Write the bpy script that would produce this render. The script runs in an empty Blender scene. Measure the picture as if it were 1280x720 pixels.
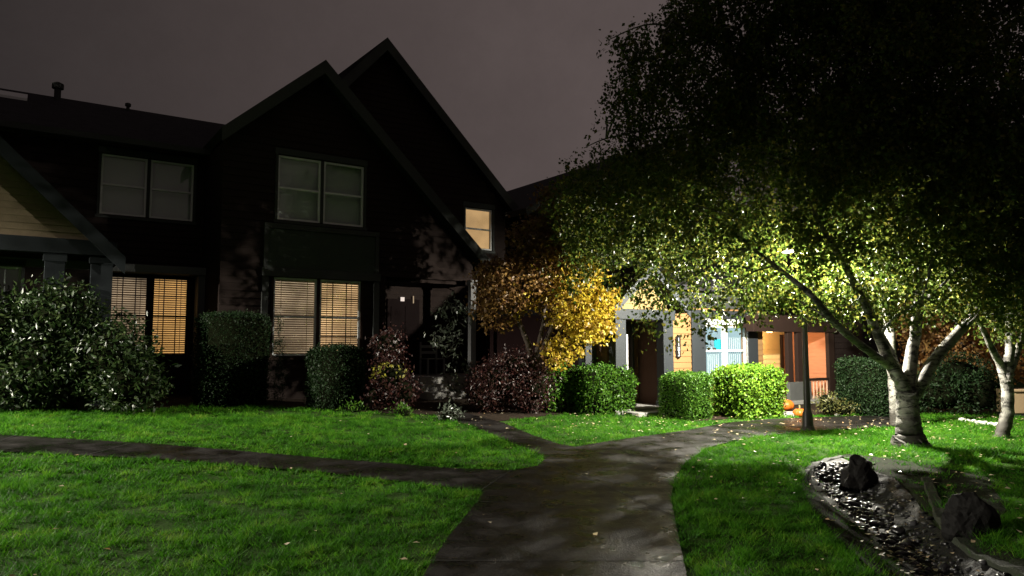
import bpy, bmesh, math, random
import numpy as np
from mathutils import Vector, Matrix
from mathutils.geometry import delaunay_2d_cdt

random.seed(7)
RNG = np.random.default_rng(11)
scene = bpy.context.scene
COL = scene.collection

# ------------------------------------------------------------------ camera maths
FPX, HY = 900.0, 430.0
EYE = 1.6
PITCH = math.atan((HY - 360) / FPX)
TH = math.radians(34)
CT, ST = math.cos(TH), math.sin(TH)


def ray(x, y):
    dx = (x - 640) / FPX
    dz = (360 - y) / FPX
    return dx, math.cos(PITCH) - dz * math.sin(PITCH), math.sin(PITCH) + dz * math.cos(PITCH)


def F(x, y, t):
    """photo point on the house-frame plane at depth t -> (s, z)"""
    X, Y, Z = ray(x, y)
    k = t / (-X * ST + Y * CT)
    return (X * CT + Y * ST) * k, EYE + Z * k


def HF(s, t, z=0.0):
    return Vector((s * CT - t * ST, s * ST + t * CT, z))


def W(x, y, depth):
    X, Y, Z = ray(x, y)
    k = depth / Y
    return Vector((X * k, depth, EYE + Z * k))


def sstep(a, b, v):
    v = np.clip((v - a) / (b - a), 0, 1)
    return v * v * (3 - 2 * v)


CREEK = None


def H(x, y):
    x = np.asarray(x, float)
    y = np.asarray(y, float)
    q = -0.8 * x + 0.6 * y
    h = 0.40 * sstep(4, 17, q)
    h = h + 0.02 * np.sin(x * 0.9 + 1.3) * np.sin(y * 0.8) * sstep(3, 8, np.abs(x) + y * 0.2)
    if CREEK is not None:
        d = seg_dist(x, y, CREEK)
        h = h - 0.20 * (1 - sstep(0.12, 0.62, d))
    return h


def seg_dist(x, y, pts):
    best = np.full(np.shape(x), 1e9)
    for (ax, ay), (bx, by) in zip(pts[:-1], pts[1:]):
        vx, vy = bx - ax, by - ay
        L = vx * vx + vy * vy
        tt = np.clip(((x - ax) * vx + (y - ay) * vy) / L, 0, 1)
        d = np.hypot(x - ax - tt * vx, y - ay - tt * vy)
        best = np.minimum(best, d)
    return best


def G(x, y):
    """photo point -> (X, Y) on the ground"""
    X, Y, Z = ray(x, y)
    k = EYE / max(-Z, 1e-3)
    for _ in range(25):
        hh = float(H(X * k, Y * k))
        k = 0.5 * k + 0.5 * (EYE - hh) / max(-Z, 1e-3)
    return X * k, Y * k


def GP(x, y, up=0.0):
    a, b = G(x, y)
    return Vector((a, b, float(H(a, b)) + up))


CREEK_L = [G(1048, 592), G(1078, 618), G(1112, 648), G(1158, 684), G(1230, 735), G(1300, 790)]
CREEK = CREEK_L

# ------------------------------------------------------------------ materials
MATS = {}


def principled(name):
    m = bpy.data.materials.new(name)
    m.use_nodes = True
    nt = m.node_tree
    b = nt.nodes['Principled BSDF']
    return m, nt, b


def mat(name, col, rough=0.7, var=0.25, scale=6.0, bump=0.15, bscale=40.0, spec=0.3, metal=0.0, coat=0.0, stretch=(1, 1, 1)):
    if name in MATS:
        return MATS[name]
    m, nt, b = principled(name)
    tc = nt.nodes.new('ShaderNodeTexCoord')
    mp = nt.nodes.new('ShaderNodeMapping')
    mp.inputs['Scale'].default_value = stretch
    nt.links.new(tc.outputs['Object'], mp.inputs['Vector'])
    n = nt.nodes.new('ShaderNodeTexNoise')
    n.inputs['Scale'].default_value = scale
    n.inputs['Detail'].default_value = 6
    n.inputs['Roughness'].default_value = 0.65
    nt.links.new(mp.outputs[0], n.inputs['Vector'])
    mix = nt.nodes.new('ShaderNodeMix')
    mix.data_type = 'RGBA'
    c = np.array(col[:3])
    mix.inputs[6].default_value = (*np.clip(c * (1 - var), 0, 1), 1)
    mix.inputs[7].default_value = (*np.clip(c * (1 + var), 0, 1), 1)
    nt.links.new(n.outputs['Fac'], mix.inputs[0])
    nt.links.new(mix.outputs[2], b.inputs['Base Color'])
    b.inputs['Roughness'].default_value = rough
    b.inputs['Specular IOR Level'].default_value = spec
    b.inputs['Metallic'].default_value = metal
    b.inputs['Coat Weight'].default_value = coat
    if bump > 0:
        n2 = nt.nodes.new('ShaderNodeTexNoise')
        n2.inputs['Scale'].default_value = bscale
        n2.inputs['Detail'].default_value = 5
        nt.links.new(mp.outputs[0], n2.inputs['Vector'])
        bp = nt.nodes.new('ShaderNodeBump')
        bp.inputs['Strength'].default_value = bump
        bp.inputs['Distance'].default_value = 0.02
        nt.links.new(n2.outputs['Fac'], bp.inputs['Height'])
        nt.links.new(bp.outputs[0], b.inputs['Normal'])
    MATS[name] = m
    return m


def leaf_mat(name, cols, rough=0.45, trans=0.35, spec=0.4, patch=0.0):
    """leaves: a colour per leaf, light passing through the blade"""
    if name in MATS:
        return MATS[name]
    m, nt, b = principled(name)
    geo = nt.nodes.new('ShaderNodeNewGeometry')
    cr = nt.nodes.new('ShaderNodeValToRGB')
    el = cr.color_ramp.elements
    while len(el) < len(cols):
        el.new(0.5)
    for i, c in enumerate(cols):
        el[i].position = i / max(1, len(cols) - 1)
        el[i].color = (*c, 1)
    if patch > 0:
        tc = nt.nodes.new('ShaderNodeTexCoord')
        n = nt.nodes.new('ShaderNodeTexNoise')
        n.inputs['Scale'].default_value = patch
        n.inputs['Detail'].default_value = 5
        n.inputs['Roughness'].default_value = 0.6
        nt.links.new(tc.outputs['Object'], n.inputs['Vector'])
        mr = nt.nodes.new('ShaderNodeMapRange')
        mr.inputs['From Min'].default_value = 0.3
        mr.inputs['From Max'].default_value = 0.7
        mr.inputs['To Min'].default_value = -0.35
        mr.inputs['To Max'].default_value = 0.55
        nt.links.new(n.outputs['Fac'], mr.inputs['Value'])
        ma = nt.nodes.new('ShaderNodeMath')
        ma.operation = 'MULTIPLY_ADD'
        ma.inputs[1].default_value = 0.6
        nt.links.new(geo.outputs['Random Per Island'], ma.inputs[0])
        nt.links.new(mr.outputs[0], ma.inputs[2])
        nt.links.new(ma.outputs[0], cr.inputs[0])
    else:
        nt.links.new(geo.outputs['Random Per Island'], cr.inputs[0])
    nt.links.new(cr.outputs[0], b.inputs['Base Color'])
    b.inputs['Roughness'].default_value = rough
    b.inputs['Specular IOR Level'].default_value = spec
    tr = nt.nodes.new('ShaderNodeBsdfTranslucent')
    nt.links.new(cr.outputs[0], tr.inputs['Color'])
    ms = nt.nodes.new('ShaderNodeMixShader')
    ms.inputs[0].default_value = trans
    nt.links.new(b.outputs[0], ms.inputs[1])
    nt.links.new(tr.outputs[0], ms.inputs[2])
    nt.links.new(ms.outputs[0], nt.nodes['Material Output'].inputs['Surface'])
    MATS[name] = m
    return m


def emit_mat(name, col, strength, var=0.0, scale=2.0):
    if name in MATS:
        return MATS[name]
    m = bpy.data.materials.new(name)
    m.use_nodes = True
    nt = m.node_tree
    nt.nodes.remove(nt.nodes['Principled BSDF'])
    e = nt.nodes.new('ShaderNodeEmission')
    e.inputs['Color'].default_value = (*col, 1)
    e.inputs['Strength'].default_value = strength
    if var > 0:
        tc = nt.nodes.new('ShaderNodeTexCoord')
        n = nt.nodes.new('ShaderNodeTexNoise')
        n.inputs['Scale'].default_value = scale
        mr = nt.nodes.new('ShaderNodeMapRange')
        mr.inputs['From Min'].default_value = 0.3
        mr.inputs['From Max'].default_value = 0.7
        mr.inputs['To Min'].default_value = strength * (1 - var)
        mr.inputs['To Max'].default_value = strength * (1 + var)
        nt.links.new(tc.outputs['Object'], n.inputs['Vector'])
        nt.links.new(n.outputs['Fac'], mr.inputs['Value'])
        nt.links.new(mr.outputs[0], e.inputs['Strength'])
    nt.links.new(e.outputs[0], nt.nodes['Material Output'].inputs['Surface'])
    MATS[name] = m
    return m


def glass_mat():
    m = bpy.data.materials.new('window_glass')
    m.use_nodes = True
    nt = m.node_tree
    nt.nodes.remove(nt.nodes['Principled BSDF'])
    t = nt.nodes.new('ShaderNodeBsdfTransparent')
    g = nt.nodes.new('ShaderNodeBsdfGlossy')
    g.inputs['Roughness'].default_value = 0.03
    fr = nt.nodes.new('ShaderNodeLayerWeight')
    fr.inputs['Blend'].default_value = 0.5
    pw = nt.nodes.new('ShaderNodeMath')
    pw.operation = 'POWER'
    pw.inputs[1].default_value = 4.0
    nt.links.new(fr.outputs['Facing'], pw.inputs[0])
    mul = nt.nodes.new('ShaderNodeMath')
    mul.operation = 'MULTIPLY_ADD'
    mul.inputs[1].default_value = 0.9
    mul.inputs[2].default_value = 0.05
    nt.links.new(pw.outputs[0], mul.inputs[0])
    ms = nt.nodes.new('ShaderNodeMixShader')
    nt.links.new(mul.outputs[0], ms.inputs[0])
    nt.links.new(t.outputs[0], ms.inputs[1])
    nt.links.new(g.outputs[0], ms.inputs[2])
    nt.links.new(ms.outputs[0], nt.nodes['Material Output'].inputs['Surface'])
    return m


def shingle_mat(name, col):
    m, nt, b = principled(name)
    tc = nt.nodes.new('ShaderNodeTexCoord')
    br = nt.nodes.new('ShaderNodeTexBrick')
    br.inputs['Scale'].default_value = 3.2
    br.inputs['Color1'].default_value = (*[c * 0.8 for c in col], 1)
    br.inputs['Color2'].default_value = (*[c * 1.25 for c in col], 1)
    br.inputs['Mortar'].default_value = (*[c * 0.7 for c in col], 1)
    br.inputs['Mortar Size'].default_value = 0.015
    nt.links.new(tc.outputs['Object'], br.inputs['Vector'])
    nt.links.new(br.outputs['Color'], b.inputs['Base Color'])
    b.inputs['Roughness'].default_value = 0.9
    b.inputs['Specular IOR Level'].default_value = 0.1
    bp = nt.nodes.new('ShaderNodeBump')
    bp.inputs['Strength'].default_value = 0.5
    nt.links.new(br.outputs['Fac'], bp.inputs['Height'])
    nt.links.new(bp.outputs[0], b.inputs['Normal'])
    return m


def birch_mat():
    m, nt, b = principled('birch_bark')
    tc = nt.nodes.new('ShaderNodeTexCoord')
    mp = nt.nodes.new('ShaderNodeMapping')
    mp.inputs['Scale'].default_value = (3.2, 3.2, 7.5)
    nt.links.new(tc.outputs['Object'], mp.inputs[0])
    n = nt.nodes.new('ShaderNodeTexNoise')
    n.inputs['Scale'].default_value = 1.6
    n.inputs['Detail'].default_value = 8
    n.inputs['Roughness'].default_value = 0.75
    n.inputs['Distortion'].default_value = 0.5
    nt.links.new(mp.outputs[0], n.inputs['Vector'])
    cr = nt.nodes.new('ShaderNodeValToRGB')
    e = cr.color_ramp.elements
    e[0].position = 0.43
    e[0].color = (0.02, 0.018, 0.015, 1)
    e[1].position = 0.50
    e[1].color = (0.20, 0.19, 0.17, 1)
    e.new(0.75).color = (0.38, 0.37, 0.33, 1)
    nt.links.new(n.outputs['Fac'], cr.inputs[0])
    n3 = nt.nodes.new('ShaderNodeTexNoise')
    n3.inputs['Scale'].default_value = 3.0
    n3.inputs['Detail'].default_value = 4
    nt.links.new(tc.outputs['Object'], n3.inputs['Vector'])
    cr3 = nt.nodes.new('ShaderNodeValToRGB')
    cr3.color_ramp.elements[0].position = 0.35
    cr3.color_ramp.elements[0].color = (0.22, 0.23, 0.18, 1)
    cr3.color_ramp.elements[1].position = 0.6
    cr3.color_ramp.elements[1].color = (1, 1, 1, 1)
    nt.links.new(n3.outputs['Fac'], cr3.inputs[0])
    mul = nt.nodes.new('ShaderNodeMix')
    mul.data_type = 'RGBA'
    mul.blend_type = 'MULTIPLY'
    mul.inputs[0].default_value = 0.8
    nt.links.new(cr.outputs[0], mul.inputs[6])
    nt.links.new(cr3.outputs[0], mul.inputs[7])
    # dark, rough old bark round the foot of the trunk
    sx = nt.nodes.new('ShaderNodeSeparateXYZ')
    nt.links.new(tc.outputs['Object'], sx.inputs[0])
    ad = nt.nodes.new('ShaderNodeMath')
    ad.operation = 'MULTIPLY_ADD'
    ad.inputs[1].default_value = 0.35
    nt.links.new(n3.outputs['Fac'], ad.inputs[0])
    nt.links.new(sx.outputs[2], ad.inputs[2])
    mr = nt.nodes.new('ShaderNodeMapRange')
    mr.inputs['From Min'].default_value = 0.40
    mr.inputs['From Max'].default_value = 0.58
    nt.links.new(ad.outputs[0], mr.inputs['Value'])
    mx = nt.nodes.new('ShaderNodeMix')
    mx.data_type = 'RGBA'
    mx.inputs[6].default_value = (0.025, 0.022, 0.016, 1)
    nt.links.new(mr.outputs[0], mx.inputs[0])
    nt.links.new(mul.outputs[2], mx.inputs[7])
    nt.links.new(mx.outputs[2], b.inputs['Base Color'])
    b.inputs['Roughness'].default_value = 0.75
    bp = nt.nodes.new('ShaderNodeBump')
    bp.inputs['Strength'].default_value = 0.5
    bp.inputs['Distance'].default_value = 0.03
    nt.links.new(n.outputs['Fac'], bp.inputs['Height'])
    nt.links.new(bp.outputs[0], b.inputs['Normal'])
    return m


def wet_mat(name, dark, light, scale, rlo, rhi, bump=0.3, bscale=60, spec=0.2):
    """damp paving: patches of wetter, smoother surface"""
    m, nt, b = principled(name)
    b.inputs['Specular IOR Level'].default_value = spec
    tc = nt.nodes.new('ShaderNodeTexCoord')
    n = nt.nodes.new('ShaderNodeTexNoise')
    n.inputs['Scale'].default_value = scale
    n.inputs['Detail'].default_value = 7
    n.inputs['Roughness'].default_value = 0.6
    nt.links.new(tc.outputs['Object'], n.inputs['Vector'])
    n2 = nt.nodes.new('ShaderNodeTexNoise')
    n2.inputs['Scale'].default_value = bscale
    n2.inputs['Detail'].default_value = 4
    nt.links.new(tc.outputs['Object'], n2.inputs['Vector'])
    cr = nt.nodes.new('ShaderNodeValToRGB')
    cr.color_ramp.elements[0].position = 0.35
    cr.color_ramp.elements[0].color = (*dark, 1)
    cr.color_ramp.elements[1].position = 0.68
    cr.color_ramp.elements[1].color = (*light, 1)
    mixf = nt.nodes.new('ShaderNodeMath')
    mixf.operation = 'MULTIPLY_ADD'
    mixf.inputs[1].default_value = 0.35
    nt.links.new(n2.outputs['Fac'], mixf.inputs[0])
    sub = nt.nodes.new('ShaderNodeMath')
    sub.operation = 'SUBTRACT'
    sub.inputs[1].default_value = 0.17
    nt.links.new(n.outputs['Fac'], sub.inputs[0])
    nt.links.new(sub.outputs[0], mixf.inputs[2])
    nt.links.new(mixf.outputs[0], cr.inputs[0])
    nt.links.new(cr.outputs[0], b.inputs['Base Color'])
    mr = nt.nodes.new('ShaderNodeMapRange')
    mr.inputs['From Min'].default_value = 0.38
    mr.inputs['From Max'].default_value = 0.62
    mr.inputs['To Min'].default_value = rlo
    mr.inputs['To Max'].default_value = rhi
    nt.links.new(n.outputs['Fac'], mr.inputs['Value'])
    nt.links.new(mr.outputs[0], b.inputs['Roughness'])
    bp = nt.nodes.new('ShaderNodeBump')
    bp.inputs['Strength'].default_value = bump
    bp.inputs['Distance'].default_value = 0.01
    nt.links.new(n2.outputs['Fac'], bp.inputs['Height'])
    nt.links.new(bp.outputs[0], b.inputs['Normal'])
    return m


M_GLASS = glass_mat()
M_BIRCH = birch_mat()
M_ROOF = shingle_mat('roof_shingles', (0.022, 0.021, 0.024))
M_DSID = mat('dark_brown_siding', (0.021, 0.0155, 0.014), 0.9, 0.3, 3, 0.2, 30, spec=0.04, stretch=(0.6, 1, 6))
M_RSID = mat('red_brown_siding', (0.045, 0.018, 0.016), 0.7, 0.3, 3, 0.2, 30, stretch=(0.6, 1, 6))
M_GSID = mat('dark_green_panel', (0.042, 0.052, 0.042), 0.85, 0.2, spec=0.06)
M_TSID = mat('tan_siding', (0.25, 0.14, 0.057), 0.65, 0.15, 3, 0.15, 30, stretch=(0.6, 1, 6))
M_YSID = mat('ochre_shingle_siding', (0.13, 0.10, 0.06), 0.8, 0.3, 5, 0.3, 30, stretch=(2, 1, 2))
M_OSID = mat('orange_red_siding', (0.40, 0.165, 0.085), 0.7, 0.25, 4, 0.2, 30, stretch=(1, 1, 5))
M_TRIM = mat('grey_trim', (0.023, 0.027, 0.031), 0.6, 0.15, 4)
M_DTRIM = mat('dark_trim', (0.045, 0.048, 0.046), 0.85, 0.2, 4, spec=0.06)
M_BTRIM = mat('dark_brown_trim', (0.022, 0.013, 0.010), 0.75, 0.2, 4, spec=0.1)
M_LTRIM = mat('dim_blue_grey_trim', (0.013, 0.016, 0.018), 0.75, 0.2, 4, spec=0.1)
M_WHITE = mat('white_vinyl', (0.55, 0.57, 0.57), 0.4, 0.06, 5, 0)
M_DOOR = mat('brown_wood_door', (0.17, 0.085, 0.045), 0.5, 0.3, 4, 0.1, 30, stretch=(6, 6, 0.6))
M_DDOOR = mat('dark_door', (0.008, 0.005, 0.005), 0.85, 0.3, 4, spec=0.05)
M_CONC = mat('concrete', (0.24, 0.235, 0.22), 0.85, 0.3, 5, 0.3, 60)
M_MOSSC = mat('mossy_concrete', (0.018, 0.022, 0.013), 0.8, 0.5, 4, 0.5, 45)
M_IRON = mat('lamp_post_paint', (0.016, 0.014, 0.013), 0.4, 0.2, 8, 0.05)
M_BLIND = mat('blind_slats', (0.58, 0.50, 0.39), 0.6, 0.08, 5, 0)
M_DBLIND = mat('dark_window_blind', (0.34, 0.40, 0.36), 0.7, 0.12, 3, 0)
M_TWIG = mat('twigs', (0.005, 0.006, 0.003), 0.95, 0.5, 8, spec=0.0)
M_BROWNBARK = mat('brown_bark', (0.06, 0.045, 0.035), 0.85, 0.4, 6, 0.5, 25)

# ------------------------------------------------------------------ mesh helpers


def link(o, parent=None):
    COL.objects.link(o)
    if parent is not None:
        o.parent = parent
    return o


def tag(o, label=None, cat=None, group=None, kind=None):
    if label:
        o['label'] = label
    if cat:
        o['category'] = cat
    if group:
        o['group'] = group
    if kind:
        o['kind'] = kind
    return o


def empty(name, loc, rz=0.0, label=None, cat=None, group=None):
    o = bpy.data.objects.new(name, None)
    o.empty_display_size = 0.3
    o.location = loc
    o.rotation_euler = (0, 0, rz)
    link(o)
    return tag(o, label, cat, group)


class MB:
    """collects shapes into one mesh; coordinates are (s, t, z) minus the offset"""

    def __init__(self, off=(0, 0, 0)):
        self.v, self.f, self.mi = [], [], []
        self.off = off

    def add(self, vs, fs, mi=0):
        n = len(self.v)
        ox, oy, oz = self.off
        self.v += [(a - ox, b - oy, c - oz) for a, b, c in vs]
        self.f += [tuple(i + n for i in f) for f in fs]
        self.mi += [mi] * len(fs)

    def box(self, a, b, c, d, e, f, mi=0):
        a, b = min(a, b), max(a, b)
        c, d = min(c, d), max(c, d)
        e, f = min(e, f), max(e, f)
        vs = [(a, c, e), (b, c, e), (b, d, e), (a, d, e), (a, c, f), (b, c, f), (b, d, f), (a, d, f)]
        self.add(vs, [(0, 3, 2, 1), (4, 5, 6, 7), (0, 1, 5, 4), (1, 2, 6, 5), (2, 3, 7, 6), (3, 0, 4, 7)], mi)

    def prism(self, poly, t0, t1, mi=0):
        """polygon in (s, z), clockwise or not, extruded along t"""
        n = len(poly)
        area = sum(poly[i][0] * poly[(i + 1) % n][1] - poly[(i + 1) % n][0] * poly[i][1] for i in range(n))
        if area < 0:
            poly = poly[::-1]
        vs = [(s, t0, z) for s, z in poly] + [(s, t1, z) for s, z in poly]
        fs = [tuple(range(n)), tuple(range(2 * n - 1, n - 1, -1))]
        fs += [(i, i + n, (i + 1) % n + n, (i + 1) % n) for i in range(n)]
        self.add(vs, fs, mi)

    def tube(self, pts, rad, n=8, mi=0, cap=True):
        pts = [Vector(p) for p in pts]
        vs, fs = [], []
        up = Vector((0.13, 0.31, 1)).normalized()
        for i, p in enumerate(pts):
            d = (pts[min(i + 1, len(pts) - 1)] - pts[max(i - 1, 0)]).normalized()
            a = d.cross(up)
            if a.length < 0.15:
                a = d.cross(Vector((1, 0, 0)))
            a.normalize()
            b = d.cross(a)
            for k in range(n):
                an = 2 * math.pi * k / n
                vs.append(tuple(p + (a * math.cos(an) + b * math.sin(an)) * rad[i]))
        for i in range(len(pts) - 1):
            for k in range(n):
                k2 = (k + 1) % n
                fs.append((i * n + k, i * n + k2, (i + 1) * n + k2, (i + 1) * n + k))
        if cap:
            fs.append(tuple(range(n - 1, -1, -1)))
            fs.append(tuple((len(pts) - 1) * n + k for k in range(n)))
        self.add(vs, fs, mi)

    def lathe(self, prof, n=20, cx=0, cy=0, mi=0, lobes=0, depth=0.0):
        vs, fs = [], []
        for r, z in prof:
            for k in range(n):
                an = 2 * math.pi * k / n
                rr = r * (1 - depth * abs(math.sin(an * lobes / 2.0 + 0.4)) ** 0.6 * -1 - depth) if lobes else r
                vs.append((cx + rr * math.cos(an), cy + rr * math.sin(an), z))
        for i in range(len(prof) - 1):
            for k in range(n):
                k2 = (k + 1) % n
                fs.append((i * n + k, i * n + k2, (i + 1) * n + k2, (i + 1) * n + k))
        fs.append(tuple(range(n - 1, -1, -1)))
        fs.append(tuple((len(prof) - 1) * n + k for k in range(n)))
        self.add(vs, fs, mi)

    def build(self, name, mats, parent=None, smooth=False, bevel=0.0):
        me = bpy.data.meshes.new(name)
        me.from_pydata(self.v, [], self.f)
        if not isinstance(mats, (list, tuple)):
            mats = [mats]
        for m in mats:
            me.materials.append(m)
        if len(mats) > 1:
            me.polygons.foreach_set('material_index', self.mi)
        if smooth:
            me.polygons.foreach_set('use_smooth', [True] * len(me.polygons))
        me.update()
        o = bpy.data.objects.new(name, me)
        link(o, parent)
        if bevel > 0:
            bv = o.modifiers.new('bevel', 'BEVEL')
            bv.width = bevel
            bv.segments = 2
            bv.limit_method = 'ANGLE'
        return o


def pip(px, py, poly):
    px = np.asarray(px)
    py = np.asarray(py)
    inside = np.zeros(px.shape, bool)
    n = len(poly)
    j = n - 1
    for i in range(n):
        xi, yi = poly[i]
        xj, yj = poly[j]
        cond = ((yi > py) != (yj > py)) & (px < (xj - xi) * (py - yi) / (yj - yi + 1e-12) + xi)
        inside ^= cond
        j = i
    return inside


def cdt(poly, holes=(), grid=None):
    """triangles filling poly minus holes; optional interior grid spacing"""
    vs = [Vector(p) for p in poly]
    ed = [(i, (i + 1) % len(poly)) for i in range(len(poly))]
    for h in holes:
        b = len(vs)
        vs += [Vector(p) for p in h]
        ed += [(b + i, b + (i + 1) % len(h)) for i in range(len(h))]
    if grid:
        a = np.array(poly)
        xs = np.arange(a[:, 0].min(), a[:, 0].max(), grid)
        ys = np.arange(a[:, 1].min(), a[:, 1].max(), grid)
        gx, gy = np.meshgrid(xs, ys)
        gx = gx.ravel() + RNG.uniform(-.08, .08, gx.size) * grid
        gy = gy.ravel() + RNG.uniform(-.08, .08, gy.size) * grid
        ok = pip(gx, gy, poly)
        vs += [Vector((x, y)) for x, y in zip(gx[ok], gy[ok])]
    ov, oe, of = delaunay_2d_cdt(vs, ed, [], 0, 1e-5)[:3]
    ov = [(p.x, p.y) for p in ov]
    out = []
    for f in of:
        cx = sum(ov[i][0] for i in f) / len(f)
        cy = sum(ov[i][1] for i in f) / len(f)
        if not pip(cx, cy, poly):
            continue
        if any(pip(cx, cy, h) for h in holes):
            continue
        out.append(tuple(f))
    return ov, out


def orient(vs, f):
    a = sum(vs[f[i]][0] * vs[f[(i + 1) % len(f)]][1] - vs[f[(i + 1) % len(f)]][0] * vs[f[i]][1] for i in range(len(f)))
    return f if a > 0 else f[::-1]


def sheet(name, poly, m, up, grid=0.35, kind='structure', parent=None):
    vs, fs = cdt(poly, (), grid)
    a = np.array(vs)
    z = H(a[:, 0], a[:, 1]) + up
    mb = MB()
    mb.add([(x, y, zz) for (x, y), zz in zip(vs, z)], [orient(vs, f) for f in fs])
    o = mb.build(name, m, parent, smooth=True)
    if kind:
        o['kind'] = kind
    return o


def wall(mb, outline, holes, t, thick=0.18, lap=0.0, mi=0):
    """slab wall with openings; lap > 0 adds overlapping boards of that height to its face"""
    hp = [[(a, c), (b, c), (b, d), (a, d)] for a, b, c, d in holes]
    vs, fs = cdt(outline, hp)
    n = len(vs)
    V = [(s, t, z) for s, z in vs] + [(s, t + thick, z) for s, z in vs]
    Fc = []
    edges = {}
    for f in fs:
        f = orient(vs, f)
        Fc.append(f)
        Fc.append(tuple(i + n for i in f[::-1]))
        for i in range(len(f)):
            e = (f[i], f[(i + 1) % len(f)])
            if (e[1], e[0]) in edges:
                del edges[(e[1], e[0])]
            else:
                edges[e] = 1
    for a, b in edges:
        Fc.append((b, a, a + n, b + n))
    mb.add(V, Fc, mi)
    if lap <= 0:
        return
    z0 = min(p[1] for p in outline)
    z1 = max(p[1] for p in outline)
    k = 0
    while z0 + k * lap < z1 - 0.02:
        za = z0 + k * lap
        zb = min(za + lap * 1.0, z1)
        k += 1
        zm = (za + zb) / 2
        xs = []
        m = len(outline)
        for i in range(m):
            (xa, ya), (xb, yb) = outline[i], outline[(i + 1) % m]
            if (ya > zm) != (yb > zm):
                xs.append(xa + (zm - ya) * (xb - xa) / (yb - ya))
        xs.sort()
        spans = [(xs[i], xs[i + 1]) for i in range(0, len(xs) - 1, 2)]
        for a, b, c, d in holes:
            if c < zb - 0.01 and d > za + 0.01:
                new = []
                for p, q in spans:
                    if b <= p or a >= q:
                        new.append((p, q))
                    else:
                        if a > p:
                            new.append((p, a))
                        if b < q:
                            new.append((b, q))
                spans = new
        for p, q in spans:
            if q - p < 0.03:
                continue
            lo, hi = t - 0.026, t - 0.004
            vs2 = [(p, lo, za), (q, lo, za), (q, hi, zb), (p, hi, zb), (p, t + .01, za), (q, t + .01, za), (q, t + .01, zb), (p, t + .01, zb)]
            mb.add(vs2, [(0, 1, 2, 3), (4, 5, 1, 0), (0, 3, 7, 4), (1, 5, 6, 2), (3, 2, 6, 7)], mi)


def gable_roof(mb, left, peak, right, t0, t1, th=0.17):
    """two roof slabs; points are the top surface in (s, z)"""
    for (a, b), top in (((left, peak), 0), ((peak, right), 1)):
        dx, dz = b[0] - a[0], b[1] - a[1]
        L = math.hypot(dx, dz)
        nx, nz = dz / L * th, -dx / L * th
        if top == 0:
            poly = [a, b, (b[0], b[1] - th * L / abs(dx)), (a[0] + nx, a[1] + nz)]
        else:
            poly = [a, b, (b[0] + nx, b[1] + nz), (a[0], a[1] - th * L / abs(dx))]
        mb.prism(poly, t0, t1)


def rake(mb, a, b, t0, t1, h, drop=0.0):
    dx, dz = b[0] - a[0], b[1] - a[1]
    L = math.hypot(dx, dz)
    k = abs(L / dx)
    mb.prism([(a[0], a[1] - drop * k), (b[0], b[1] - drop * k), (b[0], b[1] - (drop + h) * k), (a[0], a[1] - (drop + h) * k)], t0, t1)


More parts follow.
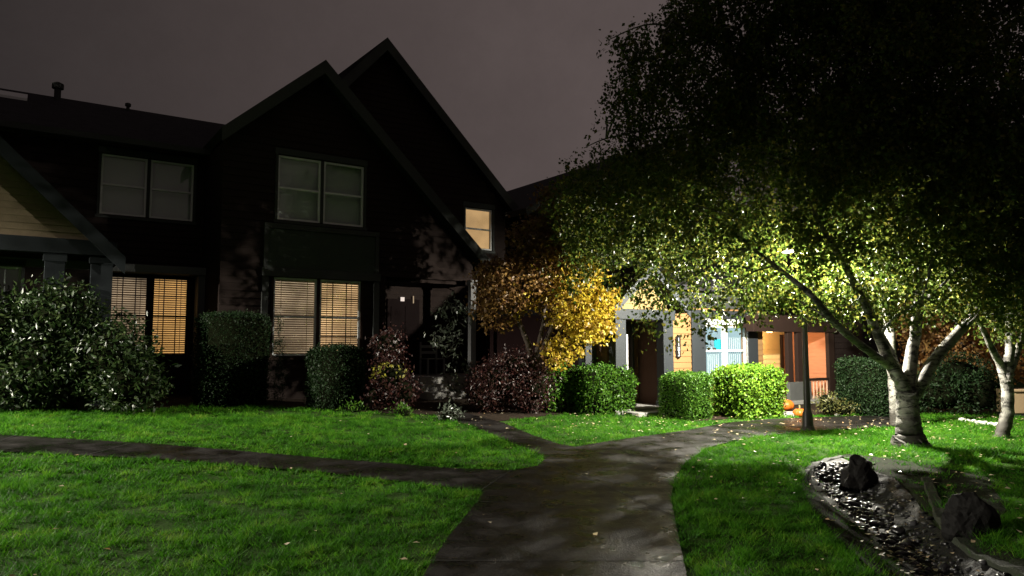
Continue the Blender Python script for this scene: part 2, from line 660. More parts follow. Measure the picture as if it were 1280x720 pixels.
def window(root, off, s0, s1, z0, z1, t, glow=None, room='dark', casing=M_DTRIM, frame=M_WHITE, sashes=2, blinds=True,
           muntin=False, label=None, frame_w=0.045, cw=0.11, slat=None):
    """a double-hung pair set in an opening: casing > frame, pane, blind, the lit or dark room behind"""
    mb = MB(off)
    for a, b, c, d in ((s0 - cw, s0, z0 - 0.02, z1 + 0.02), (s1, s1 + cw, z0 - 0.02, z1 + 0.02), (s0 - cw - .02, s1 + cw + .02, z1 + 0.02, z1 + 0.16),
                       (s0 - cw - .03, s1 + cw + .03, z0 - 0.09, z0 - 0.02)):
        mb.box(a, b, t - 0.05, t + 0.02, c, d)
    win = mb.build('window', casing, root, bevel=0.006)
    if label:
        win['label'] = label
    gap = 0.07
    w = (s1 - s0 - gap * (sashes - 1)) / sashes
    # mullion
    fr = MB(off)
    for i in range(sashes):
        a = s0 + i * (w + gap)
        b = a + w
        zm = (z0 + z1) / 2
        fr.box(a, a + frame_w, t + .01, t + .07, z0, z1)
        fr.box(b - frame_w, b, t + .01, t + .07, z0, z1)
        fr.box(a + frame_w, b - frame_w, t + .01, t + .07, z0, z0 + frame_w)
        fr.box(a + frame_w, b - frame_w, t + .01, t + .07, z1 - frame_w, z1)
        fr.box(a + frame_w, b - frame_w, t + .005, t + .07, zm - frame_w / 2, zm + frame_w / 2)
    fr.build('frame', frame, win)
    if sashes > 1:
        mu = MB(off)
        for i in range(sashes - 1):
            mu.box(s0 + (i + 1) * w + i * gap, s0 + (i + 1) * (w + gap), t - .02, t + .08, z0, z1)
        mu.build('mullion', casing, win)
    for i in range(sashes):
        a = s0 + i * (w + gap)
        b = a + w
        p = MB(off)
        p.box(a + frame_w * .8, b - frame_w * .8, t + .045, t + .05, z0 + .03, z1 - .03)
        p.build('pane', M_GLASS, win)
        g = glow[i] if glow else None
        if muntin is True or (isinstance(muntin, (list, tuple)) and muntin[i]):
            mm = MB(off)
            zm = (z0 + z1) / 2
            mwid = 0.011
            for kx in (1, 2):
                sx = a + w * kx / 3
                mm.box(sx - mwid, sx + mwid, t + .056, t + .066, z0 + .03, z1 - .03)
            for kz in (0.25, 0.75):
                zz = z0 + (z1 - z0) * kz
                mm.box(a + .03, b - .03, t + .056, t + .066, zz - mwid, zz + mwid)
            mm.build('glazing_bar', M_BTRIM, win)
        if blinds:
            bl = MB(off)
            zz = z0 + .05
            pitch = 0.052
            while zz < z1 - .05:
                bl.add([(a + .03, t + .085, zz - .014), (b - .03, t + .085, zz - .014), (b - .03, t + .115, zz + .018), (a + .03, t + .115, zz + .018),
                        (a + .03, t + .085, zz - .017), (b - .03, t + .085, zz - .017), (b - .03, t + .115, zz + .015), (a + .03, t + .115, zz + .015)],
                       [(0, 1, 2, 3), (7, 6, 5, 4), (0, 4, 5, 1), (2, 6, 7, 3)])
                zz += pitch
            for fx in (0.2, 0.8):
                sx = a + w * fx
                bl.box(sx - .006, sx + .006, t + .08, t + .083, z0 + .04, z1 - .03)
            bl.box(a + .02, b - .02, t + .08, t + .13, z1 - .06, z1 - .015)
            bl.build('blind', slat or M_BLIND, win)
        rm = MB(off)
        rm.box(a - .02, b + .02, t + .17, t + .2, z0 - .02, z1 + .02)
        if g is not None:
            rm.build('glowing_room', g, win)
        else:
            rm.build('curtain', M_DBLIND, win)
    return win


# ------------------------------------------------------------------ world
wd = bpy.data.worlds.new('World')
scene.world = wd
wd.use_nodes = True
nt = wd.node_tree
bg = nt.nodes['Background']
tc = nt.nodes.new('ShaderNodeTexCoord')
sx = nt.nodes.new('ShaderNodeSeparateXYZ')
nt.links.new(tc.outputs['Generated'], sx.inputs[0])
# low cloud lit by the town: brighter towards the town's side of the sky
cr = nt.nodes.new('ShaderNodeValToRGB')
e = cr.color_ramp.elements
e[0].position = 0.0
e[0].color = (0.029, 0.024, 0.0235, 1)
e[1].position = 1.0
e[1].color = (0.094, 0.073, 0.070, 1)
e.new(0.45).color = (0.060, 0.047, 0.045, 1)
mrx = nt.nodes.new('ShaderNodeMapRange')
mrx.inputs['From Min'].default_value = -0.62
mrx.inputs['From Max'].default_value = 0.10
nt.links.new(sx.outputs[0], mrx.inputs['Value'])
nt.links.new(mrx.outputs[0], cr.inputs[0])
nz = nt.nodes.new('ShaderNodeTexNoise')
nz.inputs['Scale'].default_value = 7.0
nz.inputs['Detail'].default_value = 8
nz.inputs['Roughness'].default_value = 0.75
nt.links.new(tc.outputs['Generated'], nz.inputs['Vector'])
mr = nt.nodes.new('ShaderNodeMapRange')
mr.inputs['To Min'].default_value = 0.80
mr.inputs['To Max'].default_value = 1.2
nt.links.new(nz.outputs['Fac'], mr.inputs['Value'])
nt.links.new(cr.outputs[0], bg.inputs['Color'])
nt.links.new(mr.outputs[0], bg.inputs['Strength'])

# ------------------------------------------------------------------ ground
M_SOIL = mat('lawn_soil', (0.026, 0.055, 0.010), 0.95, 0.6, 3, 0.5, 30, spec=0.05)
M_MULCH = mat('bark_mulch', (0.022, 0.015, 0.010), 0.9, 0.6, 9, 0.9, 30, spec=0.1)
M_PATH = wet_mat('damp_concrete', (0.0045, 0.0039, 0.0035), (0.0145, 0.0125, 0.0112), 2.4, 0.2, 0.62, 1.0, 70)

gx0, gx1, gy0, gy1, gs = -24, 24, -6, 30, 0.25
nx, ny = int((gx1 - gx0) / gs) + 1, int((gy1 - gy0) / gs) + 1
xs = np.linspace(gx0, gx1, nx)
ys = np.linspace(gy0, gy1, ny)
GX, GY = np.meshgrid(xs, ys)
GZ = H(GX, GY)
mb = MB()
vs = list(zip(GX.ravel(), GY.ravel(), GZ.ravel()))
fs = [(j * nx + i, j * nx + i + 1, (j + 1) * nx + i + 1, (j + 1) * nx + i) for j in range(ny - 1) for i in range(nx - 1)]
# skirt out to the horizon
rim = [(gx0, gy0), (gx1, gy0), (gx1, gy1), (gx0, gy1)]
mb.add(vs, fs)
R = 600
far = [(-R, -R), (R, -R), (R, R), (-R, R)]
bound = [[j for j in range(nx)], [j * nx + nx - 1 for j in range(ny)], [(ny - 1) * nx + nx - 1 - j for j in range(nx)], [(ny - 1 - j) * nx for j in range(ny)]]
b0 = len(mb.v)
mb.v += [(x, y, 0.1) for x, y in far]
mb.v += []
for k, idx in enumerate(bound):
    a, b = b0 + k, b0 + (k + 1) % 4
    mid = len(idx) // 2
    for i in range(len(idx) - 1):
        apex = a if i < mid else b
        mb.f.append((apex, idx[i + 1], idx[i]))
        mb.mi.append(0)
    mb.f.append((a, b, idx[mid]))
    mb.mi.append(0)
g = mb.build('ground', M_SOIL, smooth=True)
g['kind'] = 'structure'

PATH_PX = [(500, 790), (530, 720), (562, 672), (596, 630), (603, 616), (560, 611), (400, 592), (200, 576), (0, 566), (-200, 556), (-500, 545), (-500, 518), (-200, 531), (0, 545),
           (200, 557), (400, 574), (560, 587), (640, 590), (672, 584), (682, 575), (672, 568), (640, 555), (590, 534), (540, 519), (578, 516), (630, 530),
           (665, 545), (700, 557), (720, 560), (760, 553), (860, 539), (905, 530), (960, 525), (1040, 522), (1140, 519), (1140, 533), (1010, 540), (930, 549),
           (885, 561), (856, 580), (843, 600), (839, 625), (845, 660), (858, 720), (868, 790)]
PATH = [G(*p) for p in PATH_PX]
PATH = [(-0.95, -5.5)] + [(-0.8, 2.0)] + PATH + [(1.15, 2.0), (1.3, -5.5)]
p = sheet('path', PATH, M_PATH, 0.022, 0.4)
# tooled joints across the paving
jm = mat('joint_line', (0.009, 0.008, 0.007), 0.9, 0.2)
mb = MB()


def joint(a, b, w=0.007):
    a = Vector(G(*a))
    b = Vector(G(*b))
    d = (b - a).normalized()
    nrm = Vector((-d.y, d.x)) * w
    n = 8
    pts = []
    for i in range(n + 1):
        q = a.lerp(b, i / n)
        for s in (1, -1):
            r = q + nrm * s
            pts.append((r.x, r.y, float(H(r.x, r.y)) + 0.0262))
    mb.add(pts, [(2 * i, 2 * i + 1, 2 * i + 3, 2 * i + 2) for i in range(n)])


for a, b in (((20, 546), (-25, 563)), ((165, 556), (112, 570)), ((312, 567), (262, 581)), ((478, 581), (425, 594)), ((640, 590), (600, 616)),
             ((690, 580), (846, 650)), ((760, 556), (842, 598)), ((600, 630), (842, 640)), ((538, 705), (856, 705))):
    joint(a, b)
jo = mb.build('path_joint', jm, p)

BED_PX = [(-300, 505), (0, 514), (120, 513), (240, 509), (320, 508), (420, 513), (510, 519), (540, 519), (590, 530), (625, 527), (700, 518), (790, 519), (870, 527),
          (960, 520), (1040, 519), (1140, 517), (1260, 519), (1260, 512)]
BED = [G(*q) for q in BED_PX] + [(24, 22), (14, 27), (0, 26), (-20, 24)]
o = sheet('planting_bed', BED, M_MULCH, 0.012, 0.5)

# creek bed of wet gravel between mossy kerbs
M_GRAVEL = wet_mat('wet_gravel', (0.004, 0.004, 0.004), (0.010, 0.010, 0.009), 14, 0.55, 0.8, 1.0, 38)
CB = [(1010, 596), (1022, 582), (1052, 574), (1085, 588), (1118, 600), (1140, 622), (1165, 655), (1200, 690), (1260, 722), (1340, 780), (1230, 800),
      (1160, 735), (1110, 690), (1070, 655), (1035, 625)]
CREEK_POLY = [G(*q) for q in CB]
BANK = [G(*q) for q in ((1000, 605), (1020, 578), (1060, 568), (1110, 574), (1165, 582), (1235, 598), (1260, 640), (1215, 672), (1290, 705), (1400, 770), (1300, 840), (1120, 740), (1050, 678), (1012, 632))]
sheet('creek_bank', BANK, mat('mossy_soil', (0.011, 0.015, 0.006), 0.95, 0.6, 4, 0.9, 26, spec=0.1), 0.010, 0.14)
o = sheet('creek_bed', CREEK_POLY, M_GRAVEL, 0.02, 0.12)


def gravel():
    n = 1100
    t = RNG.uniform(0, 1, n) ** 1.6 * .8
    tk = np.linspace(0, 1, len(CREEK))
    x = np.interp(t, tk, [c[0] for c in CREEK]) + RNG.normal(0, .2, n)
    y = np.interp(t, tk, [c[1] for c in CREEK]) + RNG.normal(0, .2, n)
    k = 160
    h0, h1 = G(1034, 590), G(1050, 600)
    x[:k] = RNG.normal((h0[0] + h1[0]) / 2, .14, k)
    y[:k] = RNG.normal((h0[1] + h1[1]) / 2, .12, k)
    ok = pip(x, y, CREEK_POLY)
    x, y = x[ok], y[ok]
    r = np.exp(RNG.normal(math.log(.020), .40, len(x))).clip(.012, .085)
    bm = bmesh.new()
    bmesh.ops.create_icosphere(bm, subdivisions=2, radius=1)
    bv = np.array([v.co[:] for v in bm.verts])
    bf = [[v.index for v in f.verts] for f in bm.faces]
    bm.free()
    V, Fs = [], []
    for i in range(len(x)):
        q = bv * (1 + .22 * np.sin(bv[:, [1, 2, 0]] * 2.6 + RNG.uniform(0, 6, 3)))
        a = RNG.uniform(0, 6.28)
        c, s_ = math.cos(a), math.sin(a)
        sc = r[i] * np.array([RNG.uniform(.9, 1.5), RNG.uniform(.7, 1.1), RNG.uniform(.5, .8)])
        q = q * sc
        q = np.stack([q[:, 0] * c - q[:, 1] * s_ + x[i], q[:, 0] * s_ + q[:, 1] * c + y[i], q[:, 2] + float(H(x[i], y[i])) + .02 + sc[2] * .5], 1)
        b0 = len(V) * len(bv)
        V.append(q)
        Fs += [[j + b0 for j in f] for f in bf]
    me = bpy.data.meshes.new('gravel')
    me.from_pydata(np.concatenate(V).tolist(), [], Fs)
    me.polygons.foreach_set('use_smooth', [True] * len(me.polygons))
    me.materials.append(leaf_mat('wet_pebbles', [(.006, .006, .006), (.013, .013, .013), (.022, .022, .023), (.05, .05, .052)], .3, 0.0, .4))
    o = bpy.data.objects.new('gravel', me)
    link(o)
    o['kind'] = 'stuff'
    tag(o, 'wet dark pebbles covering the floor of the creek bed', 'gravel')


gravel()


def kerb_strip(name, pts_px, w, h, label):
    P = [Vector(G(*q)) for q in pts_px]
    fine = []
    for i in range(len(P) - 1):
        p0, p1, p2, p3 = P[max(i - 1, 0)], P[i], P[i + 1], P[min(i + 2, len(P) - 1)]
        for k in range(6):
            u = k / 6
            fine.append(0.5 * ((2 * p1) + (p2 - p0) * u + (2 * p0 - 5 * p1 + 4 * p2 - p3) * u * u + (3 * p1 - p0 - 3 * p2 + p3) * u ** 3))
    fine.append(P[-1])
    mb = MB()
    vs, fs = [], []
    for i, q in enumerate(fine):
        d = (fine[min(i + 1, len(fine) - 1)] - fine[max(i - 1, 0)]).normalized()
        n = Vector((-d.y, d.x))
        z = max(float(H(q.x, q.y)), float(H(q.x + n.x * w, q.y + n.y * w)) - .03, float(H(q.x - n.x * w, q.y - n.y * w)) - .03)
        ww = w * (1 + 0.12 * math.sin(i * 1.7))
        hh = h + 0.012 * math.sin(i * 2.3)
        for a, b in ((-1, -.3), (-1, hh * .7), (-.8, hh), (.8, hh), (1, hh * .7), (1, -.3)):
            vs.append((q.x + n.x * ww * a, q.y + n.y * ww * a, z + b))
    m = 6
    for i in range(len(fine) - 1):
        for k in range(m - 1):
            fs.append((i * m + k, i * m + k + 1, (i + 1) * m + k + 1, (i + 1) * m + k))
    fs += [tuple(range(m - 1, -1, -1)), tuple((len(fine) - 1) * m + k for k in range(m))]
    mb.add(vs, fs)
    o = mb.build(name, M_MOSSC, smooth=False)
    return tag(o, label, 'kerb')


kerb_strip('stone_kerb', [(1090, 582), (1052, 573), (1020, 582), (1012, 597), (1030, 622), (1070, 655), (1112, 690), (1165, 735)], 0.05, 0.03,
           'mossy concrete edging curling round the near side of the dark creek bed')
kerb_strip('stone_kerb', [(1158, 600), (1166, 620), (1176, 645), (1194, 670), (1228, 697), (1295, 724)], 0.055, 0.035,
           'pale concrete edging running between the creek bed and the second dark boulder')


def boulder(px, py, w, d, h, seed, label):
    base = GP(px, py)
    bm = bmesh.new()
    bmesh.ops.create_icosphere(bm, subdivisions=4, radius=1)
    rr = random.Random(seed)
    planes = [(Vector((rr.uniform(-1, 1), rr.uniform(-1, 1), rr.uniform(-.2, 1))).normalized(), rr.uniform(.55, .85)) for _ in range(11)]
    from mathutils import noise
    for v in bm.verts:
        c = v.co.copy()
        for n, k in planes:
            dd = c.dot(n)
            if dd > k:
                c -= n * (dd - k) * 0.9
        c += c.normalized() * (noise.noise(c * 2.3 + Vector((seed, 0, 0))) * .16 + noise.noise(c * 7 + Vector((seed, 3, 0))) * .05)
        v.co = Vector((c.x * w, c.y * d, (c.z * .62 + .3) * h))
    me = bpy.data.meshes.new('boulder')
    bm.to_mesh(me)
    bm.free()
    me.materials.append(mat('shade_dark_stone', (0.006, 0.0055, 0.005), 0.75, 0.5, 5, 0.8, 14, spec=0.15))  # near-black stone stands in for shaded hollows of the creek walls
    o = bpy.data.objects.new('boulder', me)
    o.location = base - Vector((0, 0, 0.06))
    link(o)
    return tag(o, label, 'boulder')


boulder(1078, 612, 0.29, 0.22, 0.52, 3, 'dark jagged boulder in place of a shaded hollow at the head of the creek bed')
boulder(1212, 664, 0.26, 0.22, 0.50, 8, 'dark rounded boulder in place of a shaded hollow inside the pale bent kerb')

# ------------------------------------------------------------------ grass
LAWN_EXCL = [PATH, BED, CREEK_POLY]


def grass():
    def batch(n, x0, x1, y0, y1, hmin, hmax, wid, keep=None):
        nt_ = n // 16
        tx = RNG.uniform(x0, x1, nt_)
        ty = RNG.uniform(y0, y1, nt_)
        sp = RNG.uniform(.015, .05, nt_)
        th_ = RNG.uniform(.55, 1.35, nt_) ** 1.3
        x = np.repeat(tx, 16) + RNG.normal(0, 1, nt_ * 16) * np.repeat(sp, 16)
        y = np.repeat(ty, 16) + RNG.normal(0, 1, nt_ * 16) * np.repeat(sp, 16)
        tuft = np.repeat(th_, 16)
        ang = np.abs(x / np.maximum(y, .5))
        ok = (ang < 0.85) | ((ang < 1.7) & (np.repeat(RNG.uniform(0, 1, nt_), 16) < .55))
        for P in LAWN_EXCL:
            ok &= ~pip(x, y, P)
        ok &= ~(pip(x, y, BANK) & (np.sin(x * 6.1 + y * 2.3) * np.sin(y * 5.3 - x) + RNG.normal(0, .5, len(x)) > -.55))
        x, y, tuft = x[ok], y[ok], tuft[ok]
        n = len(x)
        cl = 0.5 + 0.5 * np.sin(x * 3.1 + np.sin(y * 2.7) * 1.7) * np.sin(y * 3.7 + np.sin(x * 2.2) * 1.4)
        cl = (0.55 + 0.65 * cl * RNG.uniform(.6, 1.2, n)) * tuft
        h = RNG.uniform(hmin, hmax, n) * cl
        a = RNG.uniform(0, 2 * np.pi, n)
        la = RNG.uniform(0, 2 * np.pi, n)
        ln = RNG.uniform(.35, 1.6, n) * h
        w = wid * RNG.uniform(.7, 1.3, n)
        z = H(x, y) - .005 + .018 * np.sin(x * 8.3 + np.sin(y * 5.1) * 2) * np.sin(y * 9.7 + np.sin(x * 6.3) * 2) + .008 * np.sin(x * 23 + y * 11) * np.sin(y * 27)
        V = np.empty((n, 3, 3), np.float32)
        V[:, 0, 0] = x - np.cos(a) * w
        V[:, 0, 1] = y - np.sin(a) * w
        V[:, 0, 2] = z
        V[:, 1, 0] = x + np.cos(a) * w
        V[:, 1, 1] = y + np.sin(a) * w
        V[:, 1, 2] = z
        V[:, 2, 0] = x + np.cos(la) * ln
        V[:, 2, 1] = y + np.sin(la) * ln
        V[:, 2, 2] = z + h
        return V
    parts = [batch(430000, -9.5, 9.5, 3.0, 8.0, .03, .075, .0035),
             batch(420000, -16, 15, 8.0, 13.5, .035, .08, .006),
             batch(160000, -17, 17, 13.5, 19, .04, .08, .009),
             batch(60000, -12, 12, -3, 3, .03, .07, .007)]
    V = np.concatenate(parts)
    n = len(V)
    me = bpy.data.meshes.new('grass')
    me.vertices.add(n * 3)
    me.vertices.foreach_set('co', V.ravel())
    me.loops.add(n * 3)
    me.loops.foreach_set('vertex_index', np.arange(n * 3, dtype=np.int32))
    me.polygons.add(n)
    me.polygons.foreach_set('loop_start', np.arange(0, n * 3, 3, dtype=np.int32))
    me.update(calc_edges=True)
    me.materials.append(leaf_mat('grass_blades', [(0.020, 0.080, 0.005), (0.036, 0.14, 0.007), (0.058, 0.20, 0.010), (0.10, 0.26, 0.014), (0.17, 0.26, 0.035)], 0.6, 0.45, 0.12, patch=2.4))
    o = bpy.data.objects.new('grass', me)
    link(o)
    o['kind'] = 'stuff'
    tag(o, 'short damp green grass covering the lawns on both sides of the path', 'grass')


grass()

# ------------------------------------------------------------------ leaves


def leaf_mesh(name, P, size, mats, parent=None, droop=0.5, width=0.5, fold=0.2, smooth=False, core=None, mi=None):
    """P: (n,3) leaf bases; each leaf is a folded four-point blade"""
    n = len(P)
    d = RNG.normal(0, 1, (n, 3))
    d[:, 2] -= droop * 1.6
    d /= np.linalg.norm(d, axis=1)[:, None]
    r = RNG.normal(0, 1, (n, 3))
    sd = np.cross(d, r)
    sd /= np.linalg.norm(sd, axis=1)[:, None] + 1e-9
    nr = np.cross(d, sd)
    L = size * RNG.uniform(.5, 1.3, n)[:, None]
    w = L * width * .5
    V = np.empty((n, 4, 3), np.float32)
    V[:, 0] = P
    V[:, 1] = P + d * L * .42 + sd * w + nr * w * fold
    V[:, 2] = P + d * L
    V[:, 3] = P + d * L * .42 - sd * w + nr * w * fold
    tri = np.empty((n, 2, 3), np.int32)
    b = np.arange(n, dtype=np.int32) * 4
    tri[:, 0] = np.stack([b, b + 1, b + 2], 1)
    tri[:, 1] = np.stack([b, b + 2, b + 3], 1)
    verts = V.reshape(-1, 3)
    nt_ = n * 2
    loops = tri.reshape(-1)
    extra_idx = []
    starts = np.arange(0, nt_ * 3, 3, dtype=np.int32)
    midx = np.zeros(nt_, np.int32)
    if mi is not None:
        midx = np.repeat(mi, 2).astype(np.int32)
    if core is not None:
        cv, cf = core
        base = len(verts)
        verts = np.concatenate([verts, np.array(cv, np.float32)])
        cl = []
        cs = []
        pos = len(loops)
        for f in cf:
            cs.append(pos)
            cl += [i + base for i in f]
            pos += len(f)
        loops = np.concatenate([loops, np.array(cl, np.int32)])
        starts = np.concatenate([starts, np.array(cs, np.int32)])
        midx = np.concatenate([midx, np.full(len(cf), len(mats) - 1, np.int32)])
    me = bpy.data.meshes.new(name)
    me.vertices.add(len(verts))
    me.vertices.foreach_set('co', verts.ravel())
    me.loops.add(len(loops))
    me.loops.foreach_set('vertex_index', loops)
    me.polygons.add(len(starts))
    me.polygons.foreach_set('loop_start', starts)
    for m in mats:
        me.materials.append(m)
    me.polygons.foreach_set('material_index', midx)
    me.update(calc_edges=True)
    me.validate()
    o = bpy.data.objects.new(name, me)
    link(o, parent)
    return o


def ellipsoids_fill(specs, n, shell=0.5):
    """specs: list of (centre Vector, rx, ry, rz); points spread in their volumes, denser towards the skin"""
    vol = np.array([a * b * c for _, a, b, c in specs]) ** 0.8
    cnt = RNG.multinomial(n, vol / vol.sum())
    out = []
    for (c, a, b, d), k in zip(specs, cnt):
        v = RNG.normal(0, 1, (k, 3))
        v /= np.linalg.norm(v, axis=1)[:, None]
        r = RNG.uniform(0, 1, k) ** (1 / 3)
        r = r * (1 - shell) + shell * (1 - np.abs(RNG.normal(0, .12, k)))
        out.append(np.array(c) + v * r[:, None] * np.array([a, b, d]))
    return np.concatenate(out)


def strands(cent, per, length, spread, weep=1.0):
    """hanging sprigs of leaves below each centre"""
    n = len(cent)
    L = RNG.uniform(length * .4, length, n)
    dirs = RNG.normal(0, .28, (n, 3))
    dirs[:, 2] = -weep
    u = RNG.uniform(0, 1, (n, per))
    P = cent[:, None, :] + dirs[:, None, :] * (u * L[:, None])[:, :, None]
    P += RNG.normal(0, spread, P.shape)
    return P.reshape(-1, 3)


L0 = GP(1010, 539)
HEAD = W(1000, 318, L0.y).z
LIGHT = np.array((L0.x, L0.y, HEAD))


# ground spots picked for lamplight pools; crown leaves in the way are removed
GAPS = [(*G(px, py), r) for px, py, r in ((735, 603, .42), (790, 640, .26), (770, 578, .38), (870, 550, .95), (820, 560, .5), (640, 574, .75), (575, 572, .6),
        (700, 535, .85), (640, 524, .7), (780, 530, .7), (520, 548, .8), (430, 552, .7), (360, 524, 1.1), (950, 556, .9), (905, 578, .55), (690, 566, .3), (830, 600, .25),
        (470, 610, .7), (330, 640, .5), (825, 712, .13), (765, 612, .2), (710, 600, .2))]


def clear_lamp_rays(P, b):
    """drops leaves on chosen lamp rays to shape the light on the ground"""
    R_ = P + np.array(b) - LIGHT
    d = np.linalg.norm(R_, axis=1)
    hd = np.hypot(R_[:, 0], R_[:, 1])
    dep = np.degrees(np.arctan2(-R_[:, 2], hd))
    u = RNG.uniform(0, 1, len(P))
    keep = d > .55
    keep &= ~((dep > 37) & (d < 3.2))
    left = (R_[:, 0] < -0.45 * np.abs(R_[:, 1])) & (R_[:, 2] < -.08)
    k = LIGHT[2] / np.maximum(-R_[:, 2], .05)
    hx, hy = LIGHT[0] + R_[:, 0] * k, LIGHT[1] + R_[:, 1] * k
    gap = np.zeros(len(P), bool)
    for gx_, gy_, gr_ in GAPS:
        gap |= np.hypot(hx - gx_, hy - gy_) < gr_
    keep &= ~(left & gap & (u > .06))
    keep &= ~(left & (np.hypot(hx - LIGHT[0], hy - LIGHT[1]) > 9) & (u > .40))
    keep &= ~((R_[:, 1] > -.15) & (dep > -4) & (u > .35) & (hd < 2.5))
    return P[keep]


# ------------------------------------------------------------------ birch trees
M_BLEAF = leaf_mat('birch_leaves', [(0.028, 0.052, 0.009), (0.046, 0.082, 0.013), (0.075, 0.11, 0.017), (0.12, 0.15, 0.025), (0.20, 0.18, 0.03)], 0.42, 0.5, 0.25)


def birch(base, limbs, lobes, nspr, per, leaf, label, twigs=140, droop=0.5, weep=0.8):
    root = empty('birch_tree', base, 0, label, 'tree')
    b = Vector(base)
    mb = MB()
    ends = []
    for pts, rad in limbs:
        fine, fr = [], []
        P = [Vector(q) - b for q in pts]
        for i in range(len(P) - 1):
            p0, p1, p2, p3 = P[max(i - 1, 0)], P[i], P[i + 1], P[min(i + 2, len(P) - 1)]
            for k in range(5):
                u = k / 5
                q = 0.5 * ((2 * p1) + (p2 - p0) * u + (2 * p0 - 5 * p1 + 4 * p2 - p3) * u * u + (3 * p1 - p0 - 3 * p2 + p3) * u ** 3)
                rr = rad[i] * (1 - u) + rad[i + 1] * u
                q = q + Vector((random.gauss(0, .05), random.gauss(0, .05), 0)) * rr
                fine.append(q)
                fr.append(rr * random.uniform(.97, 1.04))
        fine.append(P[-1])
        fr.append(rad[-1])
        mb.tube(fine, [r_ * (.86 if r_ < .15 else .95) for r_ in fr], 12)
        for q, rr in zip(fine, fr):
            if rr < 0.11:
                ends.append(q)
    C = ellipsoids_fill([(Vector(c) - b, x, y, z) for c, x, y, z in lobes], nspr, .45)
    E_ = np.array([tuple(q) for q in ends])
    for i in range(twigs):
        c = C[i * len(C) // twigs]
        dd = np.linalg.norm(E_ - c, axis=1) + np.abs(E_[:, 2] - c[2] + .4) * .5
        k = int(np.argmin(dd))
        a = Vector(E_[k])
        e_ = Vector(c)
        if (e_ - a).length > 3.4:
            continue
        m1 = a.lerp(e_, .4) + Vector((random.gauss(0, .1), random.gauss(0, .1), .18))
        m2 = a.lerp(e_, .75) + Vector((random.gauss(0, .1), random.gauss(0, .1), .14))
        mb.tube([a, m1, m2, e_], [.022, .016, .011, .005], 5)
    mb.build('trunk', M_BIRCH, root, smooth=True)
    # clumps of sprigs
    cl = C[:, None, :] + RNG.normal(0, .13, (len(C), 4, 3))
    S = cl.reshape(-1, 3)
    P = clear_lamp_rays(strands(S, per, .55, .035, weep), b)
    leaf_mesh('crown', P, leaf, [M_BLEAF], root, droop=droop, width=.72, fold=.25)
    return root


def PW(x, y, dep):
    return W(x, y, dep)


B0 = GP(1138, 558)
D0 = B0.y
limbs = [
    ([B0 - Vector((0, 0, .12)), B0 + Vector((0, 0, .03)), B0 + Vector((-.01, 0, .16)), PW(1136, 532, D0), PW(1134, 510, D0), PW(1133, 488, D0)], [.36, .28, .225, .19, .175, .165]),
    ([PW(1134, 505, D0), PW(1128, 480, D0 - .05), PW(1112, 452, D0 - .1), PW(1100, 425, D0 - .2), PW(1083, 385, D0 - .3), PW(1060, 340, D0 - .5), PW(1020, 270, D0 - .8), PW(990, 200, D0 - 1)],
     [.14, .13, .105, .085, .075, .06, .035, .015]),
    ([PW(1122, 470, D0), PW(1112, 440, D0 + .3), PW(1096, 410, D0 + .4), PW(1078, 360, D0 + .5), PW(1066, 310, D0 + .4), PW(1050, 230, D0), PW(1040, 120, D0 - .3)],
     [.1, .085, .07, .06, .05, .035, .015]),
    ([PW(1118, 462, D0), PW(1085, 438, D0 - .4), PW(1050, 410, D0 - .7), PW(1015, 370, D0 - .9), PW(985, 345, D0 - .7), PW(940, 310, D0 - .4), PW(890, 270, D0), PW(820, 240, D0 + .3), PW(750, 230, D0 + .5)],
     [.085, .07, .06, .052, .042, .03, .02, .012, .006]),
    ([PW(1135, 508, D0), PW(1152, 478, D0), PW(1172, 445, D0 + .1), PW(1198, 415, D0 + .3), PW(1222, 385, D0 + .4), PW(1240, 330, D0 + .3), PW(1258, 250, D0), PW(1270, 150, D0 - .3)],
     [.12, .12, .105, .095, .08, .06, .04, .02]),
    ([PW(1133, 492, D0), PW(1140, 440, D0 + .3), PW(1148, 380, D0 + .3), PW(1142, 300, D0 + .2), PW(1120, 200, D0), PW(1100, 100, D0), PW(1085, -20, D0 - .2)],
     [.15, .11, .09, .075, .055, .04, .02]),
    ([PW(1143, 310, D0 + .2), PW(1090, 220, D0 - .1), PW(1000, 130, D0 - .4), PW(900, 60, D0 - .4), PW(820, 30, D0 - .2), PW(760, 50, D0)],
     [.06, .05, .04, .03, .018, .008]),
    ([PW(1140, 330, D0 + .2), PW(1060, 250, D0 + .6), PW(960, 190, D0 + .8), PW(860, 160, D0 + .7), PW(770, 170, D0 + .5), PW(730, 185, D0 + .4)],
     [.05, .045, .035, .025, .015, .007]),
    ([PW(1098, 420, D0 - .2), PW(1120, 395, D0 - .6), PW(1150, 375, D0 - .9), PW(1165, 330, D0 - 1.2)], [.03, .022, .018, .008]),
    ([PW(1205, 410, D0 + .3), PW(1175, 385, D0 - .3), PW(1140, 365, D0 - .7), PW(1128, 390, D0 - .8)], [.03, .022, .014, .006]),
]


def LB(px, py, dep, rx, ry, rz):
    return (PW(px, py, dep), rx, ry, rz)


